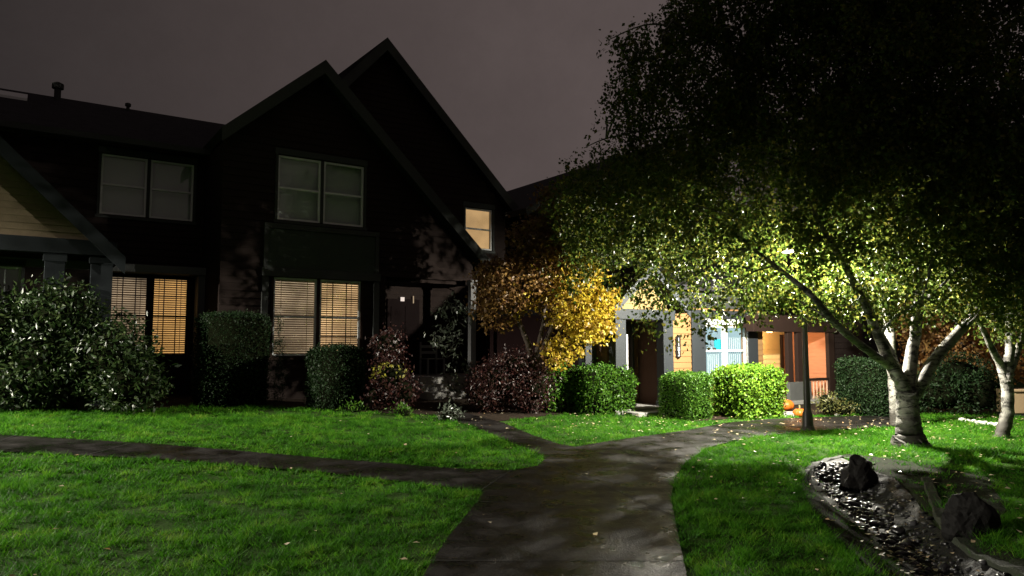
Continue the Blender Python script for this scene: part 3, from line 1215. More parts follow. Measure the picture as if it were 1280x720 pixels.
lobes = [LB(765, 265, 11.6, .95, 1.3, 1.05), LB(830, 260, 11.4, 1.2, 1.5, 1.15), LB(855, 120, 11.4, 1.25, 1.5, 1.5), LB(800, 90, 11.6, .6, .8, .7), LB(930, 60, 11.2, 1.4, 1.6, 1.6),
         LB(960, 200, 11.2, 1.6, 1.8, 1.6), LB(1060, 90, 11, 2.0, 2.2, 2.0), LB(1160, 170, 11, 2.0, 2.2, 2.0), LB(1250, 120, 11, 1.6, 2.0, 2.4), LB(1290, 290, 11.3, 1.5, 1.6, 1.5),
         LB(905, 330, 11.8, 1.0, 1.2, .62), LB(830, 345, 11.7, .6, .7, .6), LB(828, 408, 11.7, .16, .2, .42), LB(1000, 335, 11.9, 1.1, .8, .66), LB(1075, 330, 11.5, 1.2, 1.3, .9), LB(1170, 330, 11.6, 1.3, 1.3, .75),
         LB(725, 310, 11.7, .4, .7, .5), LB(1000, -20, 11, 2.3, 2.0, 1.2), LB(1150, -60, 11, 2.4, 2.0, 1.6), LB(1250, 330, 11.6, .9, 1.0, .7), LB(1040, 380, 12.3, .5, .45, .34), LB(965, 378, 12.4, .5, .4, .32),
         LB(900, 385, 12.3, .4, .5, .3), LB(1075, 405, 12.2, .25, .35, .25), LB(1010, 372, 12.0, .75, .4, .3), LB(1060, 372, 11.8, .6, .5, .3), LB(945, 352, 12.1, .7, .5, .35), LB(800, 330, 11.8, .5, .6, .5), LB(815, 375, 11.8, .3, .4, .4), LB(845, 335, 10.6, .5, .5, .4), LB(890, 372, 10.6, .45, .4, .25), LB(824, 395, 10.6, .15, .2, .36), LB(930, 350, 10.8, .5, .5, .35), LB(715, 262, 14.9, .6, .8, .75), LB(770, 252, 14.4, 1.0, 1.2, 1.3), LB(830, 245, 14.6, 1.2, 1.2, 1.4), LB(735, 275, 14.2, .6, .9, .9), LB(890, 215, 14.2, 1.3, 1.2, 1.4), LB(1190, 60, 10.6, 2.0, 1.8, 2.0), LB(1270, 220, 10.8, 1.6, 1.5, 1.7), LB(1060, 210, 10.8, 1.6, 1.4, 1.4)]  # deeper and lower lobes added to block lamplight from walls and creek
birch(B0, limbs, lobes, 5000, 14, .068, 'wide birch with a forked white trunk and low sweeping green crown beside the creek bed', 170)

# hanging tip of foliage by the porch is part of the crown above
B1 = GP(1254, 547)
D1 = B1.y
limbs = [([B1 - Vector((0, 0, .1)), B1 + Vector((0, 0, .1)), PW(1260, 515, D1), PW(1258, 475, D1)], [.20, .13, .115, .11]),
         ([PW(1258, 480, D1), PW(1250, 455, D1), PW(1238, 432, D1 - .2), PW(1225, 405, D1 - .3), PW(1205, 370, D1 - .3)], [.1, .08, .06, .04, .015]),
         ([PW(1258, 480, D1), PW(1262, 440, D1), PW(1262, 380, D1), PW(1255, 300, D1), PW(1260, 200, D1)], [.11, .09, .07, .05, .02]),
         ([PW(1260, 470, D1), PW(1275, 430, D1 + .2), PW(1300, 380, D1 + .3), PW(1330, 300, D1)], [.08, .065, .05, .02])]
lobes = [LB(1250, 330, D1, 1.3, 1.3, .9), LB(1320, 280, D1, 1.5, 1.5, 1.6), LB(1240, 240, D1, 1.4, 1.3, 1.3), LB(1290, 390, D1, .9, .8, .45)]
birch(B1, limbs, lobes, 420, 12, .075, 'smaller birch with a pale leaning trunk beside the beige cabinet', 50)

B2 = GP(1121, 532)
D2 = B2.y
limbs = [([B2 - Vector((0, 0, .1)), B2 + Vector((0, 0, .1)), PW(1120, 505, D2), PW(1117, 470, D2), PW(1112, 420, D2), PW(1104, 340, D2), PW(1100, 240, D2)], [.18, .15, .14, .13, .11, .08, .03])]
lobes = [LB(1110, 300, D2, 1.6, 1.3, 1.3), LB(1190, 250, D2, 1.5, 1.4, 1.5), LB(1050, 220, D2, 1.3, 1.3, 1.2)]
birch(B2, limbs, lobes, 380, 12, .085, 'slim white birch standing just behind the wide forked one', 50)

# ------------------------------------------------------------------ autumn trees
M_YLEAF = leaf_mat('yellow_autumn_leaves', [(0.22, 0.12, 0.018), (0.34, 0.23, 0.02), (0.45, 0.34, 0.025), (0.50, 0.40, 0.04), (0.30, 0.17, 0.018)], 0.45, 0.4, 0.4)
M_RLEAF = leaf_mat('burgundy_leaves', [(0.018, 0.006, 0.006), (0.03, 0.010, 0.010), (0.05, 0.016, 0.013), (0.03, 0.016, 0.010)], 0.4, 0.2, 0.4)
M_OLEAF = leaf_mat('orange_autumn_leaves', [(0.2, 0.08, 0.03), (0.3, 0.16, 0.05), (0.38, 0.24, 0.08), (0.14, 0.07, 0.03)], 0.45, 0.35, 0.4)


def small_tree(name, base, stems, lobes, n, leaf, mats, label, clump=10, spread=.11, bark=M_BROWNBARK, droop=.3, width=.8, mi_fn=None):
    root = empty(name, base, 0, label, 'tree')
    b = Vector(base)
    mb = MB()
    for pts, rad in stems:
        mb.tube([Vector(q) - b for q in pts], rad, 8)
    mb.build('trunk', bark, root, smooth=True)
    C = ellipsoids_fill([(Vector(c) - b, x, y, z) for c, x, y, z in lobes], n, .5)
    P = (C[:, None, :] + RNG.normal(0, spread, (n, clump, 3)) * np.array([1, 1, .6])).reshape(-1, 3)
    leaf_mesh('crown', P, leaf, mats, root, droop=droop, width=width, fold=.3, mi=mi_fn(P) if mi_fn else None)
    return root


DA = 15.4
BA = Vector((W(668, 510, DA).x, DA, float(H(W(668, 510, DA).x, DA))))
stems = [([BA, PW(668, 470, DA), PW(660, 430, DA), PW(640, 380, DA), PW(625, 330, DA)], [.09, .075, .06, .04, .01]),
         ([PW(667, 460, DA), PW(690, 410, DA), PW(715, 370, DA), PW(730, 330, DA)], [.06, .05, .03, .01]),
         ([PW(666, 465, DA), PW(680, 400, DA), PW(680, 330, DA), PW(690, 270, DA)], [.06, .045, .03, .01])]
lobes = [LB(722, 385, DA - .1, .75, .7, .55), LB(738, 412, DA, .48, .6, .32), LB(700, 440, DA - .2, .38, .4, .32), LB(755, 375, DA, .3, .4, .25), LB(645, 355, DA, .85, .8, .62), LB(622, 385, DA, .45, .5, .5),
         LB(690, 330, DA + .1, .75, .7, .6), LB(668, 300, DA + .1, .55, .5, .5), LB(700, 285, DA + .2, .45, .45, .55), LB(690, 252, DA + .3, .3, .35, .4), LB(730, 345, DA, .4, .5, .4), LB(620, 345, DA, .45, .5, .3)]
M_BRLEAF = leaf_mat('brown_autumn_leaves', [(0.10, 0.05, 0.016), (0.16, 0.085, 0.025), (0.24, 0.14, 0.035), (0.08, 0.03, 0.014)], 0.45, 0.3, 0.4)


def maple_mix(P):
    # yellow leaves on the lower right boughs, brown leaves on the rest
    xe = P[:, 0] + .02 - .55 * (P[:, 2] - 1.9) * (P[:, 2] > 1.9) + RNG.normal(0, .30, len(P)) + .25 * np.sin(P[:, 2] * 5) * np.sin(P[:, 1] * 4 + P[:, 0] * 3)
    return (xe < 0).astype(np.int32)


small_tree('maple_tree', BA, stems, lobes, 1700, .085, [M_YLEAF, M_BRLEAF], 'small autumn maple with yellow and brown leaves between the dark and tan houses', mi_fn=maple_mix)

DO = 19.5
BO = Vector((W(1175, 500, DO).x, DO, float(H(W(1175, 500, DO).x, DO))))
stems = [([BO, PW(1175, 470, DO), PW(1178, 430, DO), PW(1185, 380, DO)], [.1, .08, .06, .02]), ([PW(1176, 465, DO), PW(1210, 420, DO), PW(1230, 380, DO)], [.06, .04, .02]),
         ([PW(1176, 465, DO), PW(1150, 430, DO), PW(1140, 390, DO)], [.06, .04, .02])]
lobes = [LB(1165, 440, DO, .8, .7, .7), LB(1215, 430, DO, 1.0, .8, .7), LB(1190, 390, DO, 1.2, .9, .8), LB(1262, 445, DO, .8, .8, .7), LB(1145, 400, DO, .7, .7, .6)]
small_tree('autumn_tree', BO, stems, lobes, 900, .10, [M_OLEAF], 'orange leaved autumn tree glowing behind the two right hand birches')

# ------------------------------------------------------------------ shrubs and hedges
M_RHODO = leaf_mat('glossy_shrub_leaves', [(0.006, 0.016, 0.004), (0.011, 0.025, 0.005), (0.02, 0.04, 0.009), (0.045, 0.065, 0.02)], 0.38, 0.15, 0.3)
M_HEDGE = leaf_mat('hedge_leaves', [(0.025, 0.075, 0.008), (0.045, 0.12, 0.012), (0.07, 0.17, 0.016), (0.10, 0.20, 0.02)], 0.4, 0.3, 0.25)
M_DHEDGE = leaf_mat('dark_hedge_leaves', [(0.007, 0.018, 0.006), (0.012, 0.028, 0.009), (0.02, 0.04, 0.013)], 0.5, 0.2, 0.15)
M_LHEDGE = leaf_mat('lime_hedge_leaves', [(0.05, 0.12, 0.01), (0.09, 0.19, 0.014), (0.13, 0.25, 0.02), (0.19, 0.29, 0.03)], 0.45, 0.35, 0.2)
M_GREYL = leaf_mat('grey_green_leaves', [(0.05, 0.06, 0.045), (0.09, 0.11, 0.08), (0.14, 0.16, 0.12)], 0.3, 0.15, 0.6)
M_YEL = leaf_mat('yellow_green_leaves', [(0.2, 0.2, 0.03), (0.32, 0.28, 0.04), (0.12, 0.15, 0.03)], 0.4, 0.3, 0.4)


def box_points(n, w, d, h, rough=.03, top=True, rnd=.18):
    """points over the skin of a clipped block (centre base at 0)"""
    areas = np.array([w * h, w * h, d * h, d * h, w * d])
    k = RNG.multinomial(n, areas / areas.sum())
    out = []
    for i, c in enumerate(k):
        u, v = RNG.uniform(-.5, .5, c), RNG.uniform(0, 1, c)
        if i < 2:
            p = np.stack([u * w, np.full(c, (-.5 if i == 0 else .5) * d), v * h], 1)
        elif i < 4:
            p = np.stack([np.full(c, (-.5 if i == 2 else .5) * w), u * d, v * h], 1)
        else:
            p = np.stack([u * w, (v - .5) * d, np.full(c, h)], 1)
        out.append(p)
    P = np.concatenate(out)
    # soften the corners
    cx, cy = np.array([w / 2 - rnd, d / 2 - rnd])
    q = np.stack([np.sign(P[:, 0]) * np.maximum(np.abs(P[:, 0]) - cx, 0), np.sign(P[:, 1]) * np.maximum(np.abs(P[:, 1]) - cy, 0), np.maximum(P[:, 2] - (h - rnd), 0)], 1)
    L = np.linalg.norm(q, axis=1)
    s = np.where(L > rnd, rnd / np.maximum(L, 1e-6), 1)
    P += q * (s - 1)[:, None]
    P += (np.sin(P[:, [1, 2, 0]] * 5.3 + 1.1) * .02 + np.sin(P[:, [2, 0, 1]] * 9.1) * .012)
    P += RNG.normal(0, rough, P.shape)
    P[:, 2] = np.maximum(P[:, 2], .02)
    return P


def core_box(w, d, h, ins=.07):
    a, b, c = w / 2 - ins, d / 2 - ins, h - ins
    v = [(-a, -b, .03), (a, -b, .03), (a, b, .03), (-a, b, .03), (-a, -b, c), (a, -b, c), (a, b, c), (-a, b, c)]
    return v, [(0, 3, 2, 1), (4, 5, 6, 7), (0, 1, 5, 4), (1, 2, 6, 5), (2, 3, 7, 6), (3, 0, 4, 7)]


def hedge(name, x0, x1, ytop, ybase, depth_m, n, leaf, m, label, rz=TH, rough=.03, extra=None, cat='hedge', rnd=.18, h_add=0.0):
    """clipped block standing where the photo shows it; its front foot is on the ground point (x, ybase)"""
    xm = (x0 + x1) / 2
    gx, gy = G(xm, ybase)
    kz = gy
    wid = (x1 - x0) / FPX * kz
    base = float(H(gx, gy))
    top = W(xm, ytop, gy + .2).z
    h = top - base + h_add
    # visible width of a turned block
    c, s = math.cos(rz), abs(math.sin(rz))
    u_ = (xm - 640) / FPX
    eff = max(0.0, depth_m * (s + u_ * c))
    w = max(.35, (wid - eff) / (c - u_ * s))
    ctr = Vector((gx + eff / 2, gy, base)) + Vector((-math.sin(rz), math.cos(rz), 0)) * depth_m / 2
    P = box_points(n, w, depth_m, h, rough, rnd=rnd)
    mats = [m, M_TWIG]
    o = leaf_mesh(name, P, leaf, mats, None, droop=-.1, width=.6, fold=.3, core=core_box(w, depth_m, h, .06))
    o.location = ctr
    o.rotation_euler = (0, 0, rz)
    return tag(o, label, cat)


def shrub(name, lobes, base, n, leaf, mats, label, clump=7, spread=.07, droop=.2, width=.5, core=True, mi=None, cat='shrub', shell=.6):
    b = Vector(base)
    sp = [(Vector(c) - b, x, y, z) for c, x, y, z in lobes]
    C = ellipsoids_fill(sp, n, shell)
    C = C[C[:, 2] > 0.03]
    P = (C[:, None, :] + RNG.normal(0, spread, (len(C), clump, 3))).reshape(-1, 3)
    P = P[P[:, 2] > .02]
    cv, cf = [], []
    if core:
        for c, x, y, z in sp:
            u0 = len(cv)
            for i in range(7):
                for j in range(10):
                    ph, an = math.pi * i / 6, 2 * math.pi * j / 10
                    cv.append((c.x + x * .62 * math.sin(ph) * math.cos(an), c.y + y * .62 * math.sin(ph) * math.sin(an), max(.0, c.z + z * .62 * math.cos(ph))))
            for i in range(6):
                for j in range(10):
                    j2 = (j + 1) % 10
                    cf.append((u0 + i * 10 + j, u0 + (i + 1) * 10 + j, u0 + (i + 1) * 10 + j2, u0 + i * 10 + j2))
    mm = None
    if mi is not None:
        mm = mi(P)
    o = leaf_mesh(name, P, leaf, list(mats) + ([M_TWIG] if core else []), None, droop=droop, width=width, fold=.25, core=(cv, cf) if core else None, mi=mm)
    o.location = b
    return tag(o, label, cat)


def GB(px, py):
    return GP(px, py)


# big glossy bush at the far left
b = GB(90, 516)
dB = b.y + .4
print('BUSH', b)
lob = [LB(60, 455, dB, 1.0, .9, .95), LB(140, 450, dB, .75, .8, .85), LB(75, 390, dB, .7, .7, .6), LB(0, 420, dB, .9, .9, .9), LB(20, 480, dB - .3, 1.0, .8, .5), LB(165, 480, dB - .2, .6, .7, .55), LB(-80, 440, dB, 1.0, .9, 1.1)]
shrub('glossy_bush', lob, b, 3000, .115, [M_RHODO], 'tall rounded glossy leaved bush at the left edge of the lawn', 8, .10, .1, .42)
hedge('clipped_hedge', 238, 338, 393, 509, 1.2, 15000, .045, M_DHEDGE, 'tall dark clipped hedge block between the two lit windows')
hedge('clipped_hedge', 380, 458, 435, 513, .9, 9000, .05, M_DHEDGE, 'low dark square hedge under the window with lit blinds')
# thin conifer
b = GB(349, 510)
dB = b.y + .5
lob = [LB(349, 480, dB, .13, .13, .5), LB(348, 440, dB, .12, .12, .35), LB(349, 408, dB, .07, .07, .25)]
shrub('thin_conifer', lob, b, 260, .05, [M_DHEDGE], 'thin upright conifer in front of the lit blinds', 7, .03, -.5, .3, core=False)
# reddish shrub with yellow leaves
b = GB(488, 518)
dB = b.y + .5
lob = [LB(490, 470, dB, .42, .4, .55), LB(485, 430, dB, .36, .35, .35), LB(505, 490, dB - .1, .3, .3, .35), LB(470, 495, dB, .3, .3, .3)]
bb = b.copy()


def yl(P):
    zc = W(488, 462, dB).z - bb.z
    return ((np.abs(P[:, 2] - zc) < .16) & (P[:, 1] < dB - bb.y - .1) & (RNG.uniform(0, 1, len(P)) < .55)).astype(np.int32)


shrub('reddish_shrub', lob, b, 330, .075, [M_RLEAF, M_YEL], 'reddish brown shrub with a patch of yellow leaves beside the dark porch', 8, .08, .3, .6, mi=yl)
# grey leaved plant in front of the dark door
b = GB(572, 520)
dB = b.y + 1.2
b = Vector((W(572, 520, dB).x, dB, float(H(W(572, 520, dB).x, dB))))
lob = [LB(566, 395, dB, .4, .3, .42), LB(556, 425, dB, .35, .3, .3), LB(572, 465, dB, .28, .3, .5)]
shrub('grey_leaved_shrub', lob, b, 120, .13, [M_GREYL], 'loose grey leaved shrub rising in front of the dark porch', 4, .08, .4, .35, core=False)
# burgundy shrub
b = GB(640, 521)
dB = b.y + .6
lob = [LB(628, 478, dB, .75, .6, .55), LB(665, 482, dB, .5, .5, .5), LB(605, 495, dB, .35, .4, .4), LB(645, 455, dB, .5, .45, .3)]
shrub('burgundy_shrub', lob, b, 900, .07, [M_RLEAF], 'low mounded burgundy shrub under the yellow maple', 9, .08, .4, .45)
# loose green shrub beside it
b = GB(690, 519)
dB = b.y + .5
lob = [LB(690, 490, dB, .3, .3, .5), LB(700, 475, dB + .2, .25, .3, .35), LB(683, 505, dB - .1, .25, .25, .25)]
shrub('green_shrub', lob, b, 220, .07, [M_HEDGE], 'loose green shrub squeezed between burgundy shrub and rounded hedge', 7, .08, .2, .55)
hedge('rounded_hedge', 706, 798, 461, 519, .95, 10400, .065, M_HEDGE, 'rounded leafy hedge left of the porch step', rough=.055, rnd=.32)
hedge('clipped_hedge', 822, 893, 469, 525, .9, 13000, .042, M_HEDGE, 'small square cut green hedge right of the porch step', rnd=.14)
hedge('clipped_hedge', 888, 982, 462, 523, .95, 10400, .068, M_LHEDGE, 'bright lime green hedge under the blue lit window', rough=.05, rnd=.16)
# bush by the pumpkins
b = GB(1040, 522)
dB = b.y + .35
lob = [LB(1035, 508, dB, .3, .3, .25), LB(1055, 512, dB, .25, .3, .2), LB(1032, 500, dB, .22, .2, .2)]
shrub('olive_bush', lob, b, 170, .06, [leaf_mat('olive_leaves', [(0.07, 0.075, 0.02), (0.11, 0.10, 0.03), (0.06, 0.08, 0.025)], .45, .25, .3)], 'low olive coloured bush behind the lamp post by the railing', 7, .06, -.2, .45)
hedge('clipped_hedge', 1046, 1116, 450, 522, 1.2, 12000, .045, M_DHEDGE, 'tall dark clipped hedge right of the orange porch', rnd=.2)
b = GB(1195, 523)
dB = b.y + 1.0
lob = [LB(1175, 490, dB, .8, .7, .65), LB(1225, 492, dB, .8, .7, .6), LB(1200, 470, dB + .3, .8, .7, .55), LB(1145, 495, dB + .2, .5, .6, .5)]
shrub('dark_bush', lob, b, 900, .07, [M_DHEDGE], 'wide dark rounded bush under the orange autumn tree', 8, .08, .2, .5)
# low ground plants along the lawn edge
for i, (px, py, r) in enumerate(((438, 516, .2), (500, 521, .2), (560, 527, .24), (735, 522, .0))):
    if r == 0:
        continue
    b = GB(px, py)
    lob = [(b + Vector((0, .15, .06)), r * 1.2, r, r * .7)]
    shrub('edging_plant', lob, b, 45, .08, [M_HEDGE if i != 2 else M_GREYL],
          ['little green tuft at the foot of the low square hedge', 'little green tuft at the foot of the reddish shrub', 'sprawling grey tuft at the lawn corner beside the small walkway'][i], 6, .05, -.3, .3, cat='plant', shell=.15)

# ------------------------------------------------------------------ houses


def house(px_s, t, z, label):
    p = HF(px_s, t, z)
    return empty('townhouse', p, TH, label, 'house'), (px_s, t, z)


E_ORANGE = emit_mat('warm_lit_room', (1.0, 0.64, 0.31), 0.95, .45, 1.1)
E_AMBER = emit_mat('amber_lit_room', (1.0, 0.55, 0.17), 0.80, .25, 1.5)
E_DIM = emit_mat('dim_lit_room', (1.0, 0.74, 0.46), 0.42, .6, 1.6)
E_CYAN = emit_mat('cool_lit_room', (0.62, 0.90, 0.95), 0.85, .12, 1.2)
E_DOT = emit_mat('small_lit_pane', (1.0, 0.85, 0.75), 0.9)

# --- middle townhouse: two dark steep gables
TF, TB = 16.5, 17.9
zg = float(H(HF(6, 16.5).x, HF(6, 16.5).y))
mid, off = house(6.5, TF, zg, 'dark brown townhouse with two steep gables and lit blinds downstairs')
tr = TF - .42
pk = F(407, 75, tr)
le = F(283, 155, tr)
sl = (pk[1] - le[1]) / (pk[0] - le[0])
le = (3.32, pk[1] - (pk[0] - 3.32) * sl)
re_ = F(600, 310, tr)
sr = (pk[1] - re_[1]) / (re_[0] - pk[0])
re_ = (10.25, pk[1] - (10.25 - pk[0]) * sr)
uw = (F(348, 194, TF)[0], F(455, 208, TF)[0], F(400, 279, TF)[1], F(400, 201, TF)[1])
lw = (F(342, 347, TF)[0], F(451, 347, TF)[0], F(346, 445, TF)[1], F(395, 349, TF)[1])
bigw = F(581, 262, TB)[0], F(615, 262, TB)[0], F(598, 312, TB)[1], F(598, 261, TB)[1]
wl, wr = 3.45, 9.95
porch_l, porch_top = 7.35, 3.30
dz = .28


def under(s, P=pk, a=sl, b=sr, d=dz):
    return P[1] - d - ((P[0] - s) * a if s < P[0] else (s - P[0]) * b)


out = [(wl, zg - .1), (porch_l, zg - .1), (porch_l, porch_top), (wr - .1, porch_top), (wr - .1, under(wr - .1)), (pk[0], pk[1] - dz), (wl, under(wl))]
mb = MB(off)
wall(mb, out, [uw, lw], TF, .2, .16)
# side wall of the front wing and wall behind the porch
mb.box(wl, wl + .18, TF + .2, TF + 6, zg - .1, under(wl) - .02)
mb.box(porch_l - .18, porch_l, TF + .2, TF + 1.5, zg - .1, porch_top)
wall(mb, [(porch_l, zg - .1), (wr + .5, zg - .1), (wr + .5, porch_top), (porch_l, porch_top)], [], TF + 1.5, .15, .16)
mb.box(porch_l, wr - .1, TF + .2, TF + 1.5, porch_top - .12, porch_top)
pk2 = F(484, 47, TB - .35)
re2 = F(650, 262, TB - .35)
sr2 = (pk2[1] - re2[1]) / (re2[0] - pk2[0])
ls2 = 3.9


def under2(s, d=.28):
    return pk2[1] - d - abs(s - pk2[0]) * sr2


wr2 = re2[0] - .3
bigw = (bigw[0], bigw[1], bigw[2], bigw[3])
wall(mb, [(pk[0] + .4, 4.5), (wr + .5, 3.0), (wr + .5, zg), (wr2, zg), (wr2, under2(wr2)), (pk2[0], pk2[1] - .28), (pk[0] + .4, under2(pk[0] + .4))], [bigw], TB, .2, .16)
mb.build('wall', M_DSID, mid)
# porch front-door surround and floor
mb = MB(off)
mb.box(porch_l - .2, wr + .3, TF - .35, TF + 1.5, zg - .2, zg + .45)
mb.box(8.0, 9.4, TF - .7, TF - .35, zg - .2, zg + .28)
mb.box(8.0, 9.4, TF - 1.05, TF - .7, zg - .2, zg + .12)
mb.build('porch_floor', M_CONC, mid)
mb = MB(off)
mb.box(8.05, 9.0, TF + 1.42, TF + 1.49, zg + .45, zg + 2.5)
for zz in (.6, 1.55):
    mb.box(8.15, 8.48, TF + 1.40, TF + 1.42, zg + zz, zg + zz + .75)
    mb.box(8.57, 8.9, TF + 1.40, TF + 1.42, zg + zz, zg + zz + .75)
dr = mb.build('door', M_DDOOR, mid)
ds = F(503, 374, TF + 1.4)
mb = MB(off)
mb.box(ds[0] - .055, ds[0] + .055, TF + 1.385, TF + 1.398, ds[1] - .055, ds[1] + .055)
mb.build('lit_pane', E_DOT, dr)
mb = MB(off)
mb.lathe([(.03, 0), (.035, .02), (.02, .05)], 10, 8.93, TF + 1.36)
mb.v = [(x, y, z + zg + 1.4 - 0) for x, y, z in mb.v]
mb.build('door_knob', mat('brass', (.3, .2, .08), .3, .1, metal=1), dr)
mb = MB(off)
s_ = F(517, 373, TF + 1.4)[0]
mb.box(s_ - .012, s_ + .012, TF + 1.40, TF + 1.415, ds[1] - .1, ds[1] + .1)
mb.build('sidelight', E_DIM, mid)
# post
mb = MB(off)
ps = F(590, 390, TF - .2)[0]
mb.box(ps - .08, ps + .08, TF - .28, TF - .12, zg + .45, porch_top - .02)
mb.box(ps - .11, ps + .11, TF - .31, TF - .09, zg + .45, zg + .6)
mb.box(ps - .11, ps + .11, TF - .31, TF - .09, porch_top - .16, porch_top - .02)
mb.build('porch_post', mat('pale_post', (.10, .10, .10), .6, .15), mid, bevel=.008)
# roofs
mb = MB(off)
gable_roof(mb, le, pk, re_, tr, TF + 7)
gable_roof(mb, (4.2, pk2[1] - (pk2[0] - 4.2) * sr2), pk2, (12.5, pk2[1] - (12.5 - pk2[0]) * sr2), TB - .35, TB + 8)
mb.build('roof', M_ROOF, mid)
mb = MB(off)
rake(mb, le, pk, tr - .03, tr - .002, .24)
rake(mb, pk, re_, tr - .03, tr - .002, .24)
rake(mb, (4.2, pk2[1] - (pk2[0] - 3.6) * sr2), pk2, TB - .38, TB - .352, .24)
rake(mb, pk2, (12.5, pk2[1] - (12.5 - pk2[0]) * sr2), TB - .38, TB - .352, .24)
mb.build('rake_board', M_DTRIM, mid)
# eave return by the right window, faint white
mb = MB(off)
e0 = F(638, 268, TB - .3)
mb.box(e0[0] - .12, e0[0] + .12, TB - .3, TB - .2, e0[1] - .05, e0[1] + .04)
mb.build('gutter_end', M_WHITE, mid)
# bay panel between the windows, and its trim
mb = MB(off)
p0, p1 = F(335, 288, TF)[0], F(467, 330, TF)[0]
za, zb = F(400, 338, TF)[1], F(400, 291, TF)[1]
mb.box(p0, p1, TF - .07, TF - .03, za, zb)
mb.build('panel', M_GSID, mid)
mb = MB(off)
mb.box(p0 - .14, p1 + .14, TF - .12, TF - .035, za - .2, za - .005)
mb.box(p0 - .1, p0 - .005, TF - .10, TF - .035, za, zb)
mb.box(p1 + .005, p1 + .1, TF - .10, TF - .035, za, zb)
mb.box(p0 - .1, p1 + .1, TF - .11, TF - .035, zb + .005, zb + .12)
mb.box(p0 - .12, p0 + .02, TF - .10, TF - .03, zg - .1, za - .21)
mb.box(p1 - .02, p1 + .12, TF - .10, TF - .03, zg - .1, za - .21)
mb.build('bay_trim', M_DTRIM, mid)
window(mid, off, *uw, TF, None, casing=M_DTRIM, blinds=False, label='dark upstairs window with white frames', cw=.06)
window(mid, off, *lw, TF, [E_DIM, E_ORANGE], casing=M_BTRIM, muntin=(False, True), label='wide downstairs window with lit blinds', cw=.06)
window(mid, off, *bigw, TB, [emit_mat('beige_lit_room', (1.0, .62, .27), .52, .3, 1.5)], sashes=1, casing=M_DTRIM, blinds=False, label='small amber lit window under the rear gable', cw=.06)

# --- left townhouse: set-back wall, porch gable
TL, TP = 18.5, 16.4
zl = float(H(HF(1, 17).x, HF(1, 17).y))
lef, off = house(0.0, TL, zl, 'townhouse at the left edge with an ochre porch gable and long low roof')
uw = (F(127, 200, TL)[0], F(243, 200, TL)[0], F(185, 272, TL)[1], F(185, 199, TL)[1])
lw = (F(138, 343, TL)[0], F(237, 343, TL)[0], F(185, 445, TL)[1], F(190, 345, TL)[1])
ev = 6.22
mb = MB(off)
wall(mb, [(-7, zl - .1), (3.5, zl - .1), (3.5, ev - .1), (-7, ev - .1)], [uw, lw], TL, .2, .16)
mb.build('wall', M_DSID, lef)
mb = MB(off)
# red-brown recessed panel of siding beside the hedge
a0, a1 = F(281, 350, TL - .8)[0], F(322, 350, TL - .8)[0]
wall(mb, [(a0 - .1, zl), (a1, zl), (a1, 3.0), (a0 - .1, 3.0)], [], TL - .8, .12, .15)
mb.build('side_bay', M_RSID, lef)
mb = MB(off)
c0, c1 = F(247, 350, TL - .4)[0], F(266, 350, TL - .4)[0]
mb.box(c0, c1, TL - .5, TL - .03, zl, 3.2)
mb.box(-1.2, c1 + .9, TL - .55, TL - .03, 3.2, 3.38)
mb.build('entry_trim', mat('dim_grey_trim', (.075, .08, .08), .6, .15), lef, bevel=.01)
# roof
mb = MB(off)
rid = 7.80
te, trd = TL - .5, TL + 2.6
mb.add([(-8, te, ev), (4.6, te, ev), (4.9, trd, rid), (-8, trd, rid), (-8, te, ev - .16), (4.6, te, ev - .16), (4.9, trd, rid - .18), (-8, trd, rid - .18)],
       [(0, 1, 2, 3), (7, 6, 5, 4), (0, 4, 5, 1), (1, 5, 6, 2), (2, 6, 7, 3), (3, 7, 4, 0)])
mb.add([(-8, trd + .002, rid), (4.9, trd + .002, rid), (4.9, trd + 4, rid - 2), (-8, trd + 4, rid - 2)], [(0, 1, 2, 3)])
rf = mb.build('roof', M_ROOF, lef)
for (px, py, sc) in ((72, 116, 1.0), (160, 133, .55)):
    v = F(px, py, trd - .2)
    mb = MB(off)
    mb.lathe([(.075 * sc, 0), (.075 * sc, .32 * sc), (.13 * sc, .34 * sc), (.13 * sc, .46 * sc), (.06 * sc, .5 * sc)], 12, v[0], trd - .2)
    mb.v = [(x, y, z + rid - .18) for x, y, z in mb.v]
    mb.build('vent_pipe', M_DTRIM, rf, smooth=False)
mb = MB(off)
v = F(12, 122, trd - .6)
sk = (rid - ev) / (trd - te)
zz = ev + (trd - .75 - te) * sk
mb.add([(v[0] - .45, trd - .95, zz - .2 * sk + .06), (v[0] + .35, trd - .95, zz - .2 * sk + .06), (v[0] + .35, trd - .5, zz + .25 * sk + .06), (v[0] - .45, trd - .5, zz + .25 * sk + .06),
        (v[0] - .45, trd - .95, zz - .2 * sk - .1), (v[0] + .35, trd - .95, zz - .2 * sk - .1), (v[0] + .35, trd - .5, zz + .25 * sk - .1), (v[0] - .45, trd - .5, zz + .25 * sk - .1)],
       [(0, 1, 2, 3), (0, 4, 5, 1), (1, 5, 6, 2), (2, 6, 7, 3), (3, 7, 4, 0)])
mb.build('skylight', M_WHITE, rf)
mb = MB(off)
mb.box(-8, 4.3, te - .10, te - .003, ev - .15, ev - .02)
mb.build('gutter', M_DTRIM, lef)
window(lef, off, *uw, TL, None, casing=M_DTRIM, blinds=False, label='dim upstairs window above the lit blinds', cw=.06)
window(lef, off, *lw, TL, [E_DIM, E_AMBER], casing=M_BTRIM, frame=M_BTRIM, muntin=(True, True), label='amber lit downstairs window partly hidden by the bush', cw=.06)
